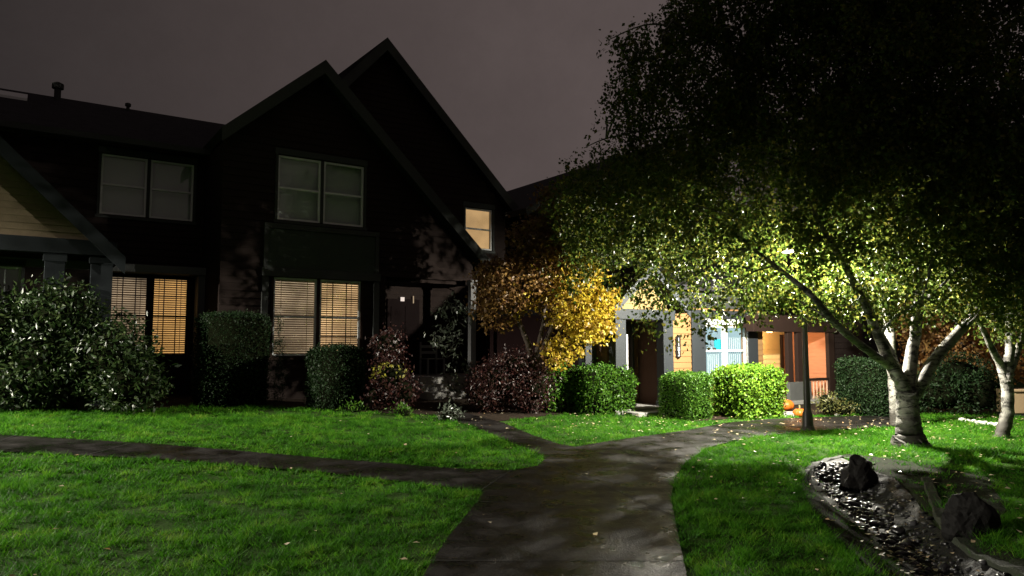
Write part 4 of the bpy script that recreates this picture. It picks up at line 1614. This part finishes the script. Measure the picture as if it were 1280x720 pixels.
# porch gable
ra, rb = F(0, 170, TP - .3), F(150, 315, TP - .3)
sp = (ra[1] - rb[1]) / (rb[0] - ra[0])
half = 3.1
pkp = (rb[0] - half, rb[1] + half * sp)
rgt = (rb[0] + .1, rb[1] - .1 * sp)
lft = (pkp[0] - half - .1, rgt[1])
beam_t, beam_b = F(60, 297, TP)[1], F(60, 316, TP)[1]
mb = MB(off)
wall(mb, [(pkp[0] - half + .5, beam_t), (pkp[0] + half - .45, beam_t), (pkp[0], pkp[1] - .3)], [], TP + .05, .14, .13)
mb.build('porch_gable', M_YSID, lef)
mb = MB(off)
gable_roof(mb, lft, pkp, rgt, TP - .3, TL + .1, .15)
mb.build('porch_roof', M_ROOF, lef)
mb = MB(off)
rake(mb, lft, pkp, TP - .33, TP - .302, .24)
rake(mb, pkp, rgt, TP - .33, TP - .302, .24)
mb.build('porch_rake_board', M_LTRIM, lef)
mb = MB(off)
mb.box(pkp[0] - half + .1, F(146, 316, TP)[0], TP - .06, TP + .2, beam_b, beam_t)
mb.build('porch_beam', M_LTRIM, lef, bevel=.01)
for a, b in ((55, 81), (113, 141)):
    a0, a1 = F(a, 340, TP)[0], F(b, 340, TP)[0]
    mb = MB(off)
    mb.box(a0, a1, TP, TP + .3, zl, beam_b - .002)
    mb.box(a0 - .03, a1 + .03, TP - .03, TP + .33, beam_b - .16, beam_b - .01)
    mb.build('porch_column', M_LTRIM, lef, bevel=.01)
a0, a1 = F(-60, 350, TP + 1.6)[0], F(26, 350, TP + 1.6)[0]
b0_, b1_ = F(0, 400, TP + 1.6)[1], F(10, 333, TP + 1.6)[1]
mb = MB(off)
wall(mb, [(-7, zl), (1.35, zl), (1.35, beam_t), (-7, beam_t)], [(a0, a1, b0_, b1_)], TP + 1.6, .15, .16)
mb.box(1.2, 1.35, TP + 1.75, TL, zl, beam_t)
mb.build('porch_wall', M_DSID, lef)
window(lef, off, a0, a1, b0_, b1_, TP + 1.6, None, casing=M_DTRIM, blinds=False, label='dim grey porch window behind the bush', cw=.06)

# --- right townhouse: tan, lit entry
TC, TW, TD = 11.8, 12.3, 13.0
zr = float(H(HF(13, 12).x, HF(13, 12).y))
rig, off = house(13.0, TW, zr, 'tan sided townhouse with a lit grey framed entry and white window')


def S(px, t, y=430):
    return F(px, y, t)[0]


bt, bb_ = F(780, 386, TC)[1], F(780, 399, TC)[1]
sA = S(735, TW)
sDL, sDR = S(783, TC), S(829, TC)
win = (S(880, TW), S(933, TW), F(905, 470, TW)[1], F(905, 407, TW)[1])
sEnd = S(953, TW)
ctop = 5.0
mb = MB(off)
# tan front wall right of the entry, up to the porch eave, with the window
wall(mb, [(S(829, TW), zr), (sEnd, zr), (sEnd, 3.0), (S(829, TW), 3.0)], [win], TW, .2, .14)
mb.build('wall', M_TSID, rig)
mb = MB(off)
# upper storey and gable, dark behind the trees
TU = 17.0
ul = S(660, TU)
up = (16.6, F(700, 237, TU)[1] + (16.6 - S(700, TU)) * .52)
wall(mb, [(ul, zr), (sDL - .3, zr), (sDL - .3, 2.4), (21.4, 2.4), (21.4, up[1] - .3 - (21.4 - up[0]) * .52), (up[0], up[1] - .3), (ul, up[1] - .3 - (up[0] - ul) * .52)], [], TU, .2, .16)
mb.box(ul, ul + .18, TU + .2, TU + 7, zr, up[1] - .35 - (up[0] - ul) * .52)
mb.build('upper_wall', M_DSID, rig)
mb = MB(off)
gable_roof(mb, (ul - .35, up[1] - (up[0] - ul + .35) * .52), up, (21.9, up[1] - (21.9 - up[0]) * .52), TU - .4, TU + 8)
# shed roof over the ground floor front
mb.add([(sDR + .3, TW - .35, 3.02), (20.6, TW - .35, 3.02), (20.6, TU, 4.7), (sDR + .3, TU, 4.7), (sDR + .3, TW - .35, 2.9), (20.6, TW - .35, 2.9), (20.6, TU, 4.55), (sDR + .3, TU, 4.55)],
       [(0, 1, 2, 3), (7, 6, 5, 4), (0, 4, 5, 1), (1, 5, 6, 2), (2, 6, 7, 3), (3, 7, 4, 0)])
# entry gable roof
ec = (S(769, TC) + S(841, TC)) / 2
ep = (ec, bt + 1.02)
ew = (S(841, TC) - S(769, TC)) / 2 + .28
ez = ep[1] - ew * .85
gable_roof(mb, (ec - ew, ez), ep, (ec + ew, ez), TC - .28, TU, .12)
mb.build('roof', M_ROOF, rig)
mb = MB(off)
rake(mb, (ec - ew, ez), ep, TC - .31, TC - .282, .14)
rake(mb, ep, (ec + ew, ez), TC - .31, TC - .282, .14)
mb.build('entry_rake_board', M_TRIM, rig)
mb = MB(off)
rake(mb, (ul - .35, up[1] - (up[0] - ul + .35) * .52), up, TU - .43, TU - .402, .2)
rake(mb, up, (21.9, up[1] - (21.9 - up[0]) * .52), TU - .43, TU - .402, .2)
mb.build('rake_board', M_DTRIM, rig)
mb = MB(off)
wall(mb, [(ec - ew + .35, bt), (ec + ew - .35, bt), (ec, ep[1] - .22)], [], TC + .06, .12, .13)
mb.build('entry_gable', mat('pale_ochre_siding', (.22, .155, .06), .7, .15), rig)
mb = MB(off)
mb.box(S(767, TC), S(843, TC), TC - .05, TC + .25, bb_, bt)
mb.build('entry_beam', M_TRIM, rig, bevel=.01)
for a, b in ((769, 782), (829, 841)):
    mb = MB(off)
    mb.box(S(a, TC), S(b, TC), TC - .02, TC + .22, zr, bb_ - .002)
    mb.box(S(a, TC) - .02, S(b, TC) + .02, TC - .05, TC + .25, zr, zr + .25)
    mb.build('entry_column', M_TRIM, rig, bevel=.008)
# recess walls, door
mb = MB(off)
mb.box(S(769, TC) - .05, S(769, TC) + .08, TC + .25, TD, zr, bb_)
mb.box(S(841, TC) - .02, S(841, TC) + .1, TC + .25, TD, zr, bb_)
mb.box(S(769, TC) - .05, S(841, TC) + .1, TD, TD + .12, zr, bt)
mb.box(S(769, TC) + .08, S(841, TC) - .02, TC + .25, TD, bb_ + .02, bb_ + .08)
mb.build('entry_recess', mat('recess_paint', (.085, .05, .035), .7, .2), rig)
d0, d1 = S(790, TD) + .0, S(820, TD)
zdt = F(805, 400, TD)[1]
mb = MB(off)
mb.box(d0, d1, TD - .05, TD - .003, zr + .14, min(zdt, bb_ - .05))
for k in range(2):
    for j in range(3):
        a = d0 + .08 + k * (d1 - d0 - .08) / 2
        z_ = zr + .26 + j * .6
        mb.box(a, a + (d1 - d0) / 2 - .12, TD - .07, TD - .05, z_, z_ + .48)
dr = mb.build('door', M_DOOR, rig, bevel=.006)
mb = MB(off)
mb.tube([(d0 + .07, TD - .11, zr + 1.0), (d0 + .07, TD - .11, zr + 1.25)], [.015, .015], 8)
mb.build('door_handle', mat('brass', (.3, .2, .08), .3, .1, metal=1), dr)
mb = MB(off)
mb.box(d0 - .07, d0 - .01, TD - .09, TD - .004, zr + .14, bb_ - .06)
mb.box(d1 + .01, d1 + .07, TD - .09, TD - .004, zr + .14, bb_ - .06)
mb.build('door_frame', M_DTRIM, rig)
s_ = S(782.5, TC + .24)
mb = MB(off)
mb.box(s_ - .0, s_ + .045, TC + .225, TC + .3, zr + .14, F(782, 418, TC + .24)[1])
mb.build('sidelight_trim', M_WHITE, rig)
# porch slab and step
mb = MB(off)
mb.box(S(769, TC) - .1, S(841, TC) + .05, TC - .1, TD, zr - .1, zr + .14)
mb.box(S(775, TC), S(838, TC), TC - .55, TC - .1, zr - .1, zr + .1)
mb.build('porch_step', M_CONC, rig, bevel=.01)
# wall with a doorbell left of the entry (neighbouring recess)
mb = MB(off)
mb.box(S(769, TC) - .2, S(769, TC) - .055, TC + .85, TU, zr, 2.4)
q0 = S(740, TC + .7)
wall(mb, [(q0, zr), (S(769, TC) - .05, zr), (S(769, TC) - .05, 2.4), (q0, 2.4)], [], TC + .7, .12, .14)
mb.build('side_panel', mat('maroon_siding', (.016, .008, .008), .85, .2, spec=.06), rig)
mb = MB(off)
mb.box(S(730, TC + .6), q0 - .004, TC + .55, TC + .8, zr, 2.4)
mb.build('side_post', M_TRIM, rig)
v = F(757, 448, TC + .67)
mb = MB(off)
mb.box(v[0] - .025, v[0] + .025, TC + .64, TC + .672, v[1] - .025, v[1] + .025)
mb.build('doorbell', E_DOT, rig)
v = F(833, 437, TC - .03)
mb = MB(off)
mb.box(v[0] - .02, v[0] + .02, TC - .04, TC - .022, v[1] - .025, v[1] + .025)
mb.build('door_chime', M_IRON, rig)
# gray casing boards round the window
mb = MB(off)
zt = 2.45
mb.box(S(863, TW), win[0] - .004, TW - .07, TW - .028, zr, zt)
mb.box(win[1] + .004, S(945, TW), TW - .07, TW - .028, zr, zt)
mb.box(win[0] - .004, win[1] + .004, TW - .068, TW - .028, win[3] + .17, zt)
mb.build('window_surround', M_TRIM, rig, bevel=.008)
w_ = window(rig, off, *win, TW, [E_CYAN, E_CYAN], casing=M_WHITE, blinds=False, label='white framed window glowing pale blue', cw=.0, frame_w=.05)
mb = MB(off)
v = F(893, 436, TW + .06)
mb.box(v[0] - .07, v[0] + .06, TW + .052, TW + .056, v[1] - .03, v[1] + .03)
mb.build('window_sticker', M_DTRIM, w_)
mb = MB(off)
a0, a1 = S(893, TW + .12), S(901, TW + .12)
mb.box(a0 + .02, a1 + .05, TW + .12, TW + .15, F(900, 437, TW)[1], F(900, 424, TW)[1])
mb.build('teal_picture', mat('teal_paint', (.02, .35, .42), .5, .1), w_)
mb = MB(off)
wv = win[1] - win[0]
for k in range(2):
    a0 = win[0] + .05 + k * (wv / 2 + .02)
    for j in range(9):
        a = a0 + j * (wv / 2 - .12) / 9
        mb.box(a, a + .012, TW + .13, TW + .14, win[2] + .05, win[3] - .05 - (.25 if k else .5))
mb.build('curtain_fold', mat('pale_curtain', (.5, .6, .62), .8, .1), w_)
mb = MB(off)
mb.box(S(842, TC) + .35, sEnd, TW - .06, TW - .03, 2.50, 2.99)
mb.build('shade_board', M_DTRIM, rig)  # dark strip added in place of shade and dark foliage above the window
# number plaque
v0, v1 = F(845, 421, TW - .05), F(851, 446, TW - .05)
mb = MB(off)
mb.box(v0[0], v1[0], TW - .055, TW - .028, v1[1], v0[1])
cxp = (v0[0] + v1[0]) / 2
mb.tube([(cxp, TW - .05, v0[1] - .004), (cxp, TW - .05, v0[1] + .05)], [(v1[0] - v0[0]) * .42, .01], 10)
mb.tube([(cxp, TW - .05, v1[1] - .05), (cxp, TW - .05, v1[1] + .004)], [.01, (v1[0] - v0[0]) * .42], 10)
pq = mb.build('number_plaque', M_IRON, rig)
pq['label'] = 'upright dark house number plaque'
hh = (v0[1] - v1[1]) / 4
for i, ch in enumerate('1183'):
    cu = bpy.data.curves.new('digit', 'FONT')
    cu.body = ch
    cu.size = hh * 1.28
    cu.extrude = .004
    cu.align_x = 'CENTER'
    cu.align_y = 'CENTER'
    to = bpy.data.objects.new('digit', cu)
    COL.objects.link(to)
    dg = bpy.context.evaluated_depsgraph_get()
    me = bpy.data.meshes.new_from_object(to.evaluated_get(dg))
    bpy.data.objects.remove(to)
    me.name = 'digit'
    me.materials.clear()
    me.materials.append(M_WHITE)
    do = bpy.data.objects.new('digit', me)
    link(do, pq)
    do.rotation_euler = (math.pi / 2, 0, 0)
    do.location = (cxp - off[0], TW - .062 - off[1], v0[1] - hh * (i + .5) - off[2])

# --- second porch of the tan house: orange lit
TB2 = 13.7
s0, s1 = S(950, TC), S(1042, TC)
ptop = F(990, 415, TC)[1]
bz = F(990, 399, TC)[1]
mb = MB(off)
b0_, bm_, b1_ = sEnd - .3, S(1004, TB2), S(1044, TC) - .01
wall(mb, [(b0_, zr), (bm_, zr), (bm_, ptop + .3), (b0_, ptop + .3)], [], TB2 - .25, .15, .14)
mb.build('porch_back_wall', mat('yellow_tan_siding', (.50, .35, .15), .7, .15, 3, .15), rig)
mb = MB(off)
wall(mb, [(bm_ + .01, zr), (b1_, zr), (b1_, ptop + .3), (bm_ + .01, ptop + .3)], [], TB2 - .25, .15, .11)
mb.build('porch_end_wall', M_OSID, rig)
mb = MB(off)
e_ = S(1044, TC)
wall(mb, [(e_, zr), (20.5, zr), (20.5, 3.0), (e_, 3.0)], [], TC + .1, .15, .16)
mb.build('dark_end_bay', M_DSID, rig)
mb = MB(off)
mb.box(e_ + .02, e_ + .15, TC + .255, TB2 - .1, zr, ptop + .3)
k = 0
while zr + k * .12 < ptop + .2:
    za = zr + k * .12
    k += 1
    ta, tb_ = TC + .255, TB2 - .255
    mb.add([(e_ - .022, ta, za), (e_ - .022, tb_, za), (e_ - .004, tb_, za + .12), (e_ - .004, ta, za + .12), (e_ + .03, ta, za), (e_ + .03, tb_, za), (e_ + .03, tb_, za + .12), (e_ + .03, ta, za + .12)],
           [(3, 2, 1, 0), (0, 1, 5, 4), (0, 4, 7, 3), (1, 2, 6, 5), (2, 3, 7, 6)])
mb.build('porch_return_wall', M_OSID, rig)
mb = MB(off)
d0, d1 = S(977, TB2 - .3), S(998, TB2 - .3)
mb.box(d0, d1, TB2 - .34, TB2 - .28, zr + .1, ptop - .1)
pd = mb.build('porch_door', mat('warm_brown_door', (.22, .11, .06), .5, .2, 4, .1, 30, stretch=(6, 6, .6)), rig)
mb = MB(off)
mb.box(d0 - .06, d0 - .004, TB2 - .36, TB2 - .285, zr + .1, ptop - .04)
mb.box(d1 + .004, d1 + .06, TB2 - .36, TB2 - .285, zr + .1, ptop - .04)
mb.build('door_trim', M_BTRIM, pd)
mb = MB(off)
mb.box(s0 - .3, s1 + .15, TC - .05, TC + .2, ptop, bz + .1)
mb.box(s0 - .3, s1 + .15, TC + .2, TB2, ptop + .1, ptop + .2)
mb.build('porch_beam', M_BTRIM, rig, bevel=.01)
for a, b in ((985, 991), (997, 1003), (1036, 1043)):
    mb = MB(off)
    mb.box(S(a, TC), S(b, TC), TC, TC + .11, zr, ptop - .002)
    mb.build('porch_post', M_BTRIM, rig, bevel=.006)
mb = MB(off)
mb.box(S(985, TC - .1), S(1012, TC - .1), TC - .12, TC - .01, zr, F(1000, 477, TC)[1])
mb.build('porch_pier', mat('dark_concrete', (.075, .078, .075), .85, .25, 5, .3, 50), rig, bevel=.01)
mb = MB(off)
r0, r1 = S(1003, TC) + .005, S(1036, TC) - .005
rz1 = F(1020, 476, TC)[1]
mb.box(r0, r1, TC + .02, TC + .09, rz1, rz1 + .07)
rl = mb.build('railing', M_BTRIM, rig)
mb = MB(off)
mb.box(r0, r1, TC + .03, TC + .08, F(1020, 503, TC)[1], F(1020, 503, TC)[1] + .05)
mb.build('bottom_rail', M_BTRIM, rl)
for k in range(8):
    a = r0 + .06 + k * (r1 - r0 - .12) / 7.0
    mb = MB(off)
    mb.box(a - .015, a + .015, TC + .04, TC + .07, F(1020, 503, TC)[1] + .052, rz1 - .002)
    mb.build('baluster', mat('peach_paint', (.55, .35, .26), .6, .1), rl)
mb = MB(off)
mb.box(s0 - .1, s1 + .1, TC - .3, TB2 - .26, zr - .1, zr + .08)
mb.build('porch_slab', M_CONC, rig, bevel=.01)
# lamp on the porch ceiling
ls, lt, lz = S(968, TC + .8), TC + .95, ptop + .03
mb = MB(off)
mb.lathe([(.10, lz + .1), (.11, lz + .03), (.07, lz - .03)], 14, ls, lt)
mb.build('porch_lamp', emit_mat('porch_lamp_glow', (1, .62, .25), 9.0), rig, smooth=True)

# ------------------------------------------------------------------ dark neighbour house far right
TN = 19.0
nh, off = house(25.0, TN, .0, 'dark neighbouring house behind the trees at the right')
mb = MB(off)
wall(mb, [(20.5, -.2), (46, -.2), (46, 6), (20.5, 6)], [], TN, .2, .2)
mb.build('wall', mat('near_black_siding', (.02, .016, .014), .8, .2), nh)
mb = MB(off)
mb.add([(20, TN - .5, 5.8), (47, TN - .5, 5.8), (47, TN + 4, 8.5), (20, TN + 4, 8.5), (20, TN - .5, 5.6), (47, TN - .5, 5.6), (47, TN + 4, 8.3), (20, TN + 4, 8.3)],
       [(0, 1, 2, 3), (7, 6, 5, 4), (0, 4, 5, 1), (1, 5, 6, 2), (2, 6, 7, 3), (3, 7, 4, 0)])
mb.build('roof', M_ROOF, nh)
mb = MB(off)
v = F(1052, 440, TN)
w0, w1 = S(1036, TN), S(1066, TN)
mb.box(w0, w1, TN - .06, TN - .03, F(1050, 460, TN)[1], F(1050, 395, TN)[1])
mb.build('window', M_DBLIND, nh)
# its garden lamp, warm
# ------------------------------------------------------------------ small things
b = GP(1290, 522)
cab = empty('utility_cabinet', b, math.radians(8), 'low beige cabinet on a dark plinth at the right edge', 'cabinet')
mb = MB()
zt_ = W(1290, 488, b.y).z - b.z
mb.box(-.42, .5, 0, .5, .09, zt_ - .03)
mb.build('cabinet_body', mat('beige_paint', (.50, .36, .22), .55, .08), cab, bevel=.015)
mb = MB()
mb.box(-.45, .53, -.03, .53, zt_ - .028, zt_ + .02)
mb.build('cabinet_lid', mat('beige_paint', (.50, .36, .22), .55, .08), cab, bevel=.01)
mb = MB()
mb.box(-.40, .48, .02, .48, -.1, .088)
mb.build('plinth', M_DTRIM, cab)
mb = MB()
mb.box(.03, .045, -.006, .002, .14, zt_ - .06)
mb.build('door_seam', M_DTRIM, cab)


def pumpkin(px, py, r, label):
    b = GP(px, py)
    return b


def make_pumpkin(loc, r, sq, label, rz):
    root = empty('pumpkin', loc, rz, label, 'pumpkin')
    bm = bmesh.new()
    bmesh.ops.create_uvsphere(bm, u_segments=54, v_segments=20, radius=1)
    for v in bm.verts:
        an = math.atan2(v.co.y, v.co.x)
        rr = math.hypot(v.co.x, v.co.y)
        k = 1 - .10 * (1 - abs(math.sin(an * 4.5))) ** 2
        dip = .28 * math.exp(-(rr / .28) ** 2)
        v.co = Vector((v.co.x * k * r, v.co.y * k * r, ((v.co.z - math.copysign(dip, v.co.z)) * sq + sq * .72) * r))
    me = bpy.data.meshes.new('pumpkin_shell')
    bm.to_mesh(me)
    bm.free()
    me.materials.append(mat('pumpkin_skin', (.36, .085, .010), .4, .15, 5, .1))
    me.polygons.foreach_set('use_smooth', [True] * len(me.polygons))
    o = bpy.data.objects.new('pumpkin_shell', me)
    link(o, root)
    mb = MB()
    zt = sq * r * 1.42
    mb.tube([(0, 0, zt - .03), (0.01, 0, zt + .05), (.035, .01, zt + .09)], [.03, .018, .022], 7)
    mb.build('stem', mat('pumpkin_stalk', (.14, .12, .05), .8, .2), root, smooth=True)


b = GP(987, 518)
make_pumpkin(b + Vector((0, .25, .08)), .20, .72, 'larger orange pumpkin on the flat stone by the bright hedge', .3)
b2 = GP(1000, 521)
make_pumpkin(b2, .155, .70, 'smaller orange pumpkin on the ground behind the lamp post', 1.2)
mb = MB()
b3 = GP(974, 521)
mb.box(b3.x - .35, b3.x + .5, b3.y + .0, b3.y + .5, b3.z - .05, b3.z + .075)
o = mb.build('stepping_stone', M_CONC, bevel=.02)
tag(o, 'low flat stone slab under the larger pumpkin', 'stone')
# pebbles beside it
for i, (px, py, r) in enumerate(((968, 512, .07), (963, 518, .06), (1046, 520, .05))):
    b = GP(px, py)
    bm = bmesh.new()
    bmesh.ops.create_icosphere(bm, subdivisions=3, radius=1)
    from mathutils import noise
    for v in bm.verts:
        c = v.co * (1 + .25 * noise.noise(v.co * 1.5 + Vector((i * 7, 0, 0))))
        v.co = Vector((c.x * r * 1.3, c.y * r, c.z * r * .75))
    me = bpy.data.meshes.new('stone')
    bm.to_mesh(me)
    bm.free()
    me.materials.append(M_CONC)
    o = bpy.data.objects.new('stone', me)
    o.location = b + Vector((0, 0, r * .5))
    link(o)
    tag(o, ['pale stone touching the flat slab under the bright hedge', 'small pale stone at the corner of the bright hedge', 'little pale stone at the foot of the olive bush'][i], 'stone')

# pale edging stones under the dark bush
for i in range(9):
    px = 1203 + i * 7.2
    py = 526.5 + i * 1.0 + (0.6 if i % 2 else 0)
    b = GP(px, py)
    mb = MB()
    w = random.uniform(.05, .075)
    mb.lathe([(w * .8, -.02), (w, .02), (w * .85, .055), (w * .3, .07)], 9, 0, 0)
    o = mb.build('edging_stone', mat('white_stone', (.62, .60, .56), .6, .2), smooth=True)
    o.location = b
    o.scale = (1.2, .8, 1)
    tag(o, 'small white edging stone in the row before the dark bush', 'stone', 'white edging stones before the dark bush')

# slatted chair on the dark porch
cb = F(541, 478, TF + .7)
cz = zg + .45
chp = HF(cb[0], TF + .75, cz)
ch = empty('porch_chair', chp, TH, 'slatted chair standing in the shade of the dark porch', 'chair')
cm = mat('grey_chair_paint', (.16, .165, .16), .6, .1)
for x in (-.24, .24):
    for y in (-.22, .22):
        mb = MB()
        mb.box(x - .022, x + .022, y - .022, y + .022, 0, .42 if y < 0 else .88)
        mb.build('leg', cm, ch)
mb = MB()
for k in range(5):
    mb.box(-.26, .26, -.24 + k * .1, -.155 + k * .1, .422, .445)
mb.build('seat', cm, ch)
mb = MB()
for zz in (.56, .72):
    mb.box(-.217, .217, .205, .23, zz, zz + .075)
mb.build('backrest', cm, ch)

# ------------------------------------------------------------------ lamps


def lamp_post(loc, headz, label, power, col, skirt=None):
    root = empty('street_lamp', loc, 0, label, 'lamp')
    h = headz - loc.z
    mb = MB()
    mb.lathe([(.13, -.02), (.135, .03), (.12, .06), (.10, .10), (.088, .32), (.075, .36), (.062, .40), (.052, 1.2), (.045, h - .28), (.07, h - .26), (.07, h - .22), (.04, h - .2)], 20)
    mb.build('post', M_IRON, root, smooth=False)
    mb = MB()
    mb.lathe([(.04, h - .2), (.055, h - .18), (.05, h - .165)], 16)
    for k in range(4):
        a = math.pi / 4 + k * math.pi / 2
        mb.tube([(.05 * math.cos(a), .05 * math.sin(a), h - .175), (.15 * math.cos(a), .15 * math.sin(a), h + .11)], [.007, .007], 5)
    mb.lathe([(.30, h + .10), (.31, h + .12), (.20, h + .2), (.06, h + .27), (.02, h + .33)], 20)
    if skirt is not None:  # cap and hood shaped to keep lamplight off crown and upper walls
        mb.tube([(0, 0, h + .10), (0, 0, h - skirt)], [.305, .36], 24, cap=False)
    mb.build('lantern', M_IRON, root)
    mb = MB()
    mb.lathe([(.04, h + .068), (.055, h + .08), (.04, h + .096)], 12)
    mb.build('bulb', emit_mat('bulb_glow', (1, .97, .88), 60), root, smooth=True)
    l = bpy.data.lights.new('lamp_light', 'POINT')
    l.energy = power
    l.color = col
    l.shadow_soft_size = .04
    lo = bpy.data.objects.new('lamp_light', l)
    link(lo, root)
    lo.location = (0, 0, h + .02)
    return root


lamp_post(L0, HEAD, 'dark slim street lamp lit among the birch leaves', 6000, (1.0, .94, .80), -.055)
L1x, L1y = -15.2, 8.4
L1 = Vector((L1x, L1y, float(H(L1x, L1y))))
lamp_post(L1, L1.z + 4.3, 'tall dark hooded street lamp standing past the left end of the lawn', 18500, (1.0, .94, .80), .045)

l = bpy.data.lights.new('porch_light', 'POINT')
l.energy = 130
l.color = (1, .66, .34)
l.shadow_soft_size = .08
lo = bpy.data.objects.new('porch_light', l)
link(lo, rig)
lo.location = (ls - 13.0, lt - TW, lz - .12 - zr)
l = bpy.data.lights.new('garden_light', 'POINT')
l.energy = 60
l.color = (1, .5, .18)
l.shadow_soft_size = .1
lo = bpy.data.objects.new('garden_light', l)
link(lo, nh)
q = HF(25.0, TN, 0)
wp = W(1235, 440, 21.5)
d = wp - q
lo.location = (d.x * CT + d.y * ST, -d.x * ST + d.y * CT, 1.6)

# ------------------------------------------------------------------ fallen leaves


def fallen():
    n = 5200
    x = RNG.uniform(-9, 12, n)
    y = RNG.uniform(4, 17, n)
    inb = pip(x, y, BED)
    d = np.hypot(x - B0.x, y - B0.y)
    dm = np.hypot(x - BA.x, y - BA.y + 1)
    pr = np.where(d < 6, .75, .09) + np.where(dm < 2.6, .5, 0)
    pr = pr * np.clip(.55 + .9 * np.sin(x * 1.9 + np.sin(y * 1.3) * 2) * np.sin(y * 2.3 + np.sin(x * 1.7) * 2), .12, 1.4)
    pr = np.where(inb, pr * .5, pr)
    pr = np.where(pip(x, y, PATH) & (y < 12), pr * .22, pr)
    ok = RNG.uniform(0, 1, n) < pr
    x, y = x[ok], y[ok]
    # leaves gathered on the creek bed
    k = 230
    t = RNG.uniform(0, 1, k)
    cx = np.interp(t, np.linspace(0, 1, len(CREEK)), [c[0] for c in CREEK]) + RNG.normal(0, .22, k)
    cy = np.interp(t, np.linspace(0, 1, len(CREEK)), [c[1] for c in CREEK]) + RNG.normal(0, .22, k)
    x = np.concatenate([x, cx])
    y = np.concatenate([y, cy])
    onp = pip(x, y, PATH)
    z = H(x, y) + np.where(onp, .028, .055)
    z[-k:] = H(cx, cy) + .03
    n = len(x)
    P = np.stack([x, y, z], 1)
    a = RNG.uniform(0, 2 * np.pi, n)
    tl = RNG.normal(0, .12, n)
    dr_ = np.stack([np.cos(a), np.sin(a), tl], 1)
    sd = np.stack([-np.sin(a), np.cos(a), RNG.normal(0, .2, n)], 1)
    L = (.055 * RNG.uniform(.6, 1.2, n))[:, None]
    w = L * .36
    V = np.empty((n, 4, 3), np.float32)
    V[:, 0] = P
    V[:, 1] = P + dr_ * L * .45 + sd * w + np.array([0, 0, .006])
    V[:, 2] = P + dr_ * L
    V[:, 3] = P + dr_ * L * .45 - sd * w + np.array([0, 0, .006])
    V[:, :, 2] = np.maximum(V[:, :, 2], P[:, 2][:, None] - .002)
    me = bpy.data.meshes.new('fallen_leaves')
    me.vertices.add(n * 4)
    me.vertices.foreach_set('co', V.ravel())
    b = np.arange(n, dtype=np.int32) * 4
    tri = np.stack([np.stack([b, b + 1, b + 2], 1), np.stack([b, b + 2, b + 3], 1)], 1).reshape(-1)
    me.loops.add(len(tri))
    me.loops.foreach_set('vertex_index', tri)
    me.polygons.add(n * 2)
    me.polygons.foreach_set('loop_start', np.arange(0, n * 6, 3, dtype=np.int32))
    me.update(calc_edges=True)
    me.materials.append(leaf_mat('fallen_leaf', [(.50, .40, .22), (.60, .52, .34), (.34, .20, .08), (.66, .60, .44)], .3, .1, .6))  # leaf tones lightened to carry wet glints in the colour
    o = bpy.data.objects.new('fallen_leaves', me)
    link(o)
    o['kind'] = 'stuff'
    tag(o, 'small pale fallen leaves scattered over lawn, path and creek bed', 'leaves')


fallen()

# ------------------------------------------------------------------ camera, render
cd = bpy.data.cameras.new('camera')
cd.sensor_width = 36
cd.lens = FPX / 1280 * 36
cd.clip_end = 2000
cam = bpy.data.objects.new('camera', cd)
link(cam)
cam.location = (0, 0, EYE)
cam.rotation_euler = (math.pi / 2 + PITCH, 0, 0)
scene.camera = cam

scene.view_settings.view_transform = 'Standard'
scene.view_settings.look = 'None'
scene.view_settings.exposure = 0
scene.view_settings.gamma = 1
scene.view_settings.use_curve_mapping = False
scene.cycles.use_denoising = True
scene.cycles.use_light_tree = True
scene.cycles.max_bounces = 6
scene.cycles.transparent_max_bounces = 12
scene.cycles.sample_clamp_indirect = 4
